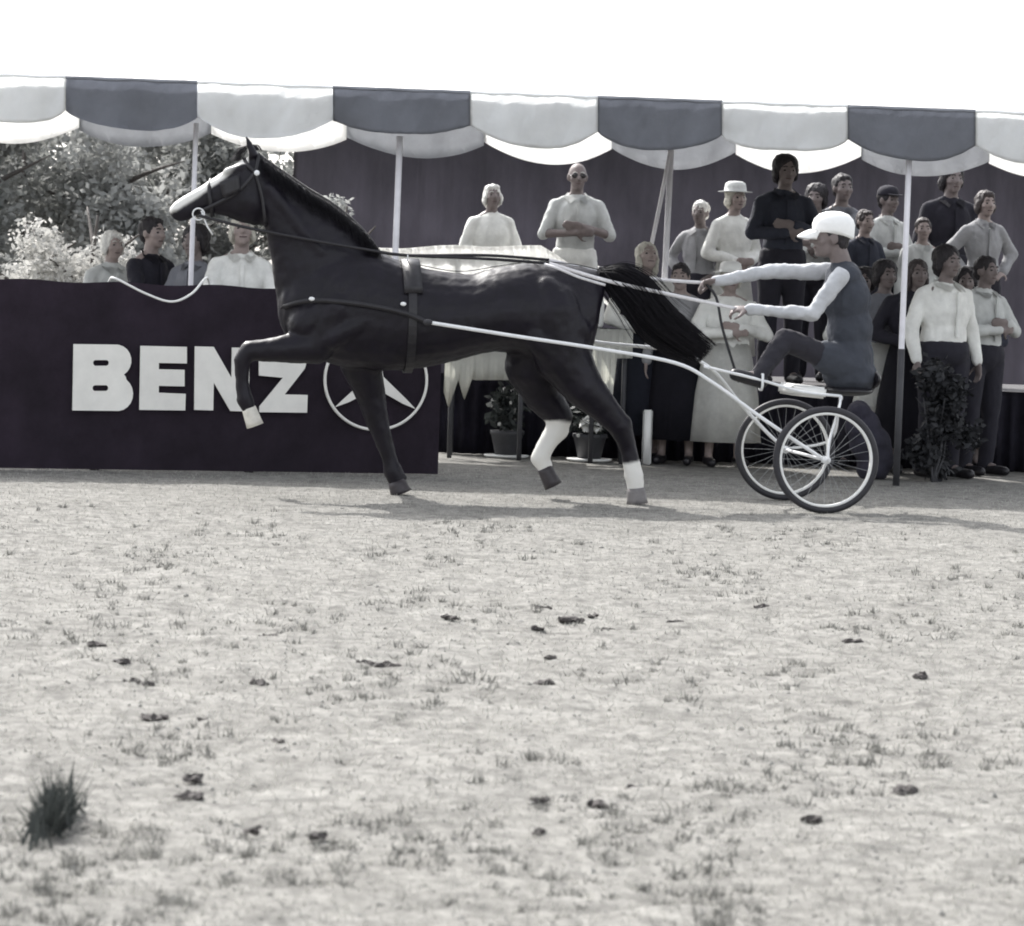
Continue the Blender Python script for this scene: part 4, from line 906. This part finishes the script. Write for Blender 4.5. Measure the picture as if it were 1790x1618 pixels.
tree('shrub', 'low silvery shrub at the far left edge beside the pale shrub', 'shrub', X(55, 29.8), 29.8, 1.85, .60, M_leafp, 2600, .055)
tree('tree', 'grey-green tree behind the pale shrub under the left of the tent', 'tree', X(190, 39), 39, 3.32, 1.25, M_leaf2, 5600, .10, .09)
tree('tree', 'darker tree seen just left of the horse nose', 'tree', X(300, 41), 41, 3.4, 1.25, M_leafm, 5600, .10, .09)
tree('tree', 'dark leafy tree standing behind the horse neck', 'tree', X(430, 40), 40, 3.35, 1.25, M_leafm, 5600, .10, .09)
tree('tree', 'leafy tree at the far left edge of the view', 'tree', X(40, 40), 40, 3.35, 1.255, M_leaf2, 4200, .10, .09)
tree('shrub', 'bright leafed shrub showing between horse neck and tent pole', 'shrub', X(600, 31.5), 31.5, 2.15, .42, M_leaf2, 1600, .06)
tree('tree', 'dark tree at the very left edge of the view, left of the grey leafy tree', 'tree', X(-40, 38), 38, 3.2, 1.2, M_leafm, 4200, .10, .09)
bm = bmesh.new()
for i in range(16):
    for k in range(4): leaf_cloud(bm, 170, (-9.5 + i * .55, 46 + G(0, .3), .5 + k * .85), (.6, .5, .6), .15, .3)
o = obj('hedge', bm, M_leafm, smooth=False); tag(o, 'tall dark hedge far behind the trees at the left', 'hedge')

# ------------------------------------------------------------------ clods of dark earth lying on the ground
clods = [(660, 1162, 72, 12), (1000, 1083, 36, 11), (950, 1062, 22, 9), (940, 1098, 18, 9), (268, 1257, 38, 13), (358, 1258, 20, 10), (487, 1297, 16, 10), (453, 1192, 26, 11), (235, 1193, 62, 9), (210, 1157, 22, 9), (786, 1078, 24, 8), (1036, 1077, 16, 10), (1066, 1102, 26, 8), (962, 1150, 14, 8), (952, 1195, 24, 13), (1104, 1376, 18, 12), (1043, 1407, 26, 11), (945, 1400, 22, 12), (942, 1452, 18, 10), (335, 1360, 26, 14), (330, 1392, 34, 14), (445, 1450, 24, 14), (556, 1458, 24, 12), (470, 1112, 26, 8), (1180, 1090, 24, 9), (1330, 1062, 20, 8), (1490, 1120, 26, 9), (1580, 1380, 30, 14), (1420, 1430, 26, 14), (1610, 1180, 22, 9), (170, 1128, 26, 8), (700, 1330, 18, 10)]
for i, (u, v, w, h) in enumerate(clods):
    c = on_ground(u, v); pm = FPX / c.y; bm = bmesh.new(); n = max(1, int(w / 15)); wm = w / pm
    for k in range(n + 1):
        f = (k + .5) / (n + 1) - .5; r = max(min(wm * .5, h / pm * 1.3) * random.uniform(.7, 1.1), wm / (n + 1) * .75)
        ellipsoid(bm, (c.x + wm * f, c.y + G(0, .02), r * .03), (r, r * 1.3, r * .34), seg=10, ring=6)
    for q in bm.verts: q.co += Vector((noise.noise(q.co * 60), noise.noise(q.co * 70 + Vector((9, 0, 0))), noise.noise(q.co * 65 + Vector((0, 9, 0))))) * .014
    o = obj('dirt_clod', bm, M_clod, smooth=False)
    lab = {0: 'longest flat dark clod of earth, alone in the middle of the ground', 4: 'thick dark clod of earth in the lower left of the ground', 1: 'largest clod in the cluster right of centre on the ground',
           2: 'clod of earth farthest back in the cluster right of centre', 3: 'clod of earth nearest the camera in the cluster right of centre', 5: 'clod of earth just right of the thick clod in the lower left', 7: 'round dark clod below the star emblem, left of the longest clod', 8: 'thin long clod of earth at the left, behind the thick clod',
           9: 'small clod just behind the thin long clod at the left', 10: 'clod of earth left of the cluster, below the raised hind hoof', 15: 'dark clod of earth in the lower ground below the planted hind hoof', 27: 'dark clod of earth in the lower right of the ground', 30: 'clod of earth nearest the left edge, in front of the first board letter',
           25: 'clod of earth farthest from the camera, in front of the wheels'}.get(i, 'small dark clod of earth lying on the pale arena ground')
    tag(o, lab, 'dirt clod', 'dark clods of earth on the arena ground')
bm = bmesh.new(); c = on_ground(96, 1440)
for _ in range(320):
    x, y = c.x + G(0, .028), c.y + G(0, .13); l = random.uniform(.04, .15) * math.exp(-((x - c.x) / .05) ** 2); a = random.random() * 6.3
    q = Vector((x, y, 0)); e = Vector((math.cos(a), math.sin(a), 0)); bm.faces.new([bm.verts.new(p) for p in (q - e * .005, q + e * .005, q + Vector((G(0, .035), G(0, .035), l)))])
o = obj('grass_tuft', bm, M_leafd, smooth=False); tag(o, 'dark tuft of weeds at the lower left edge of the ground', 'grass tuft', kind='stuff')
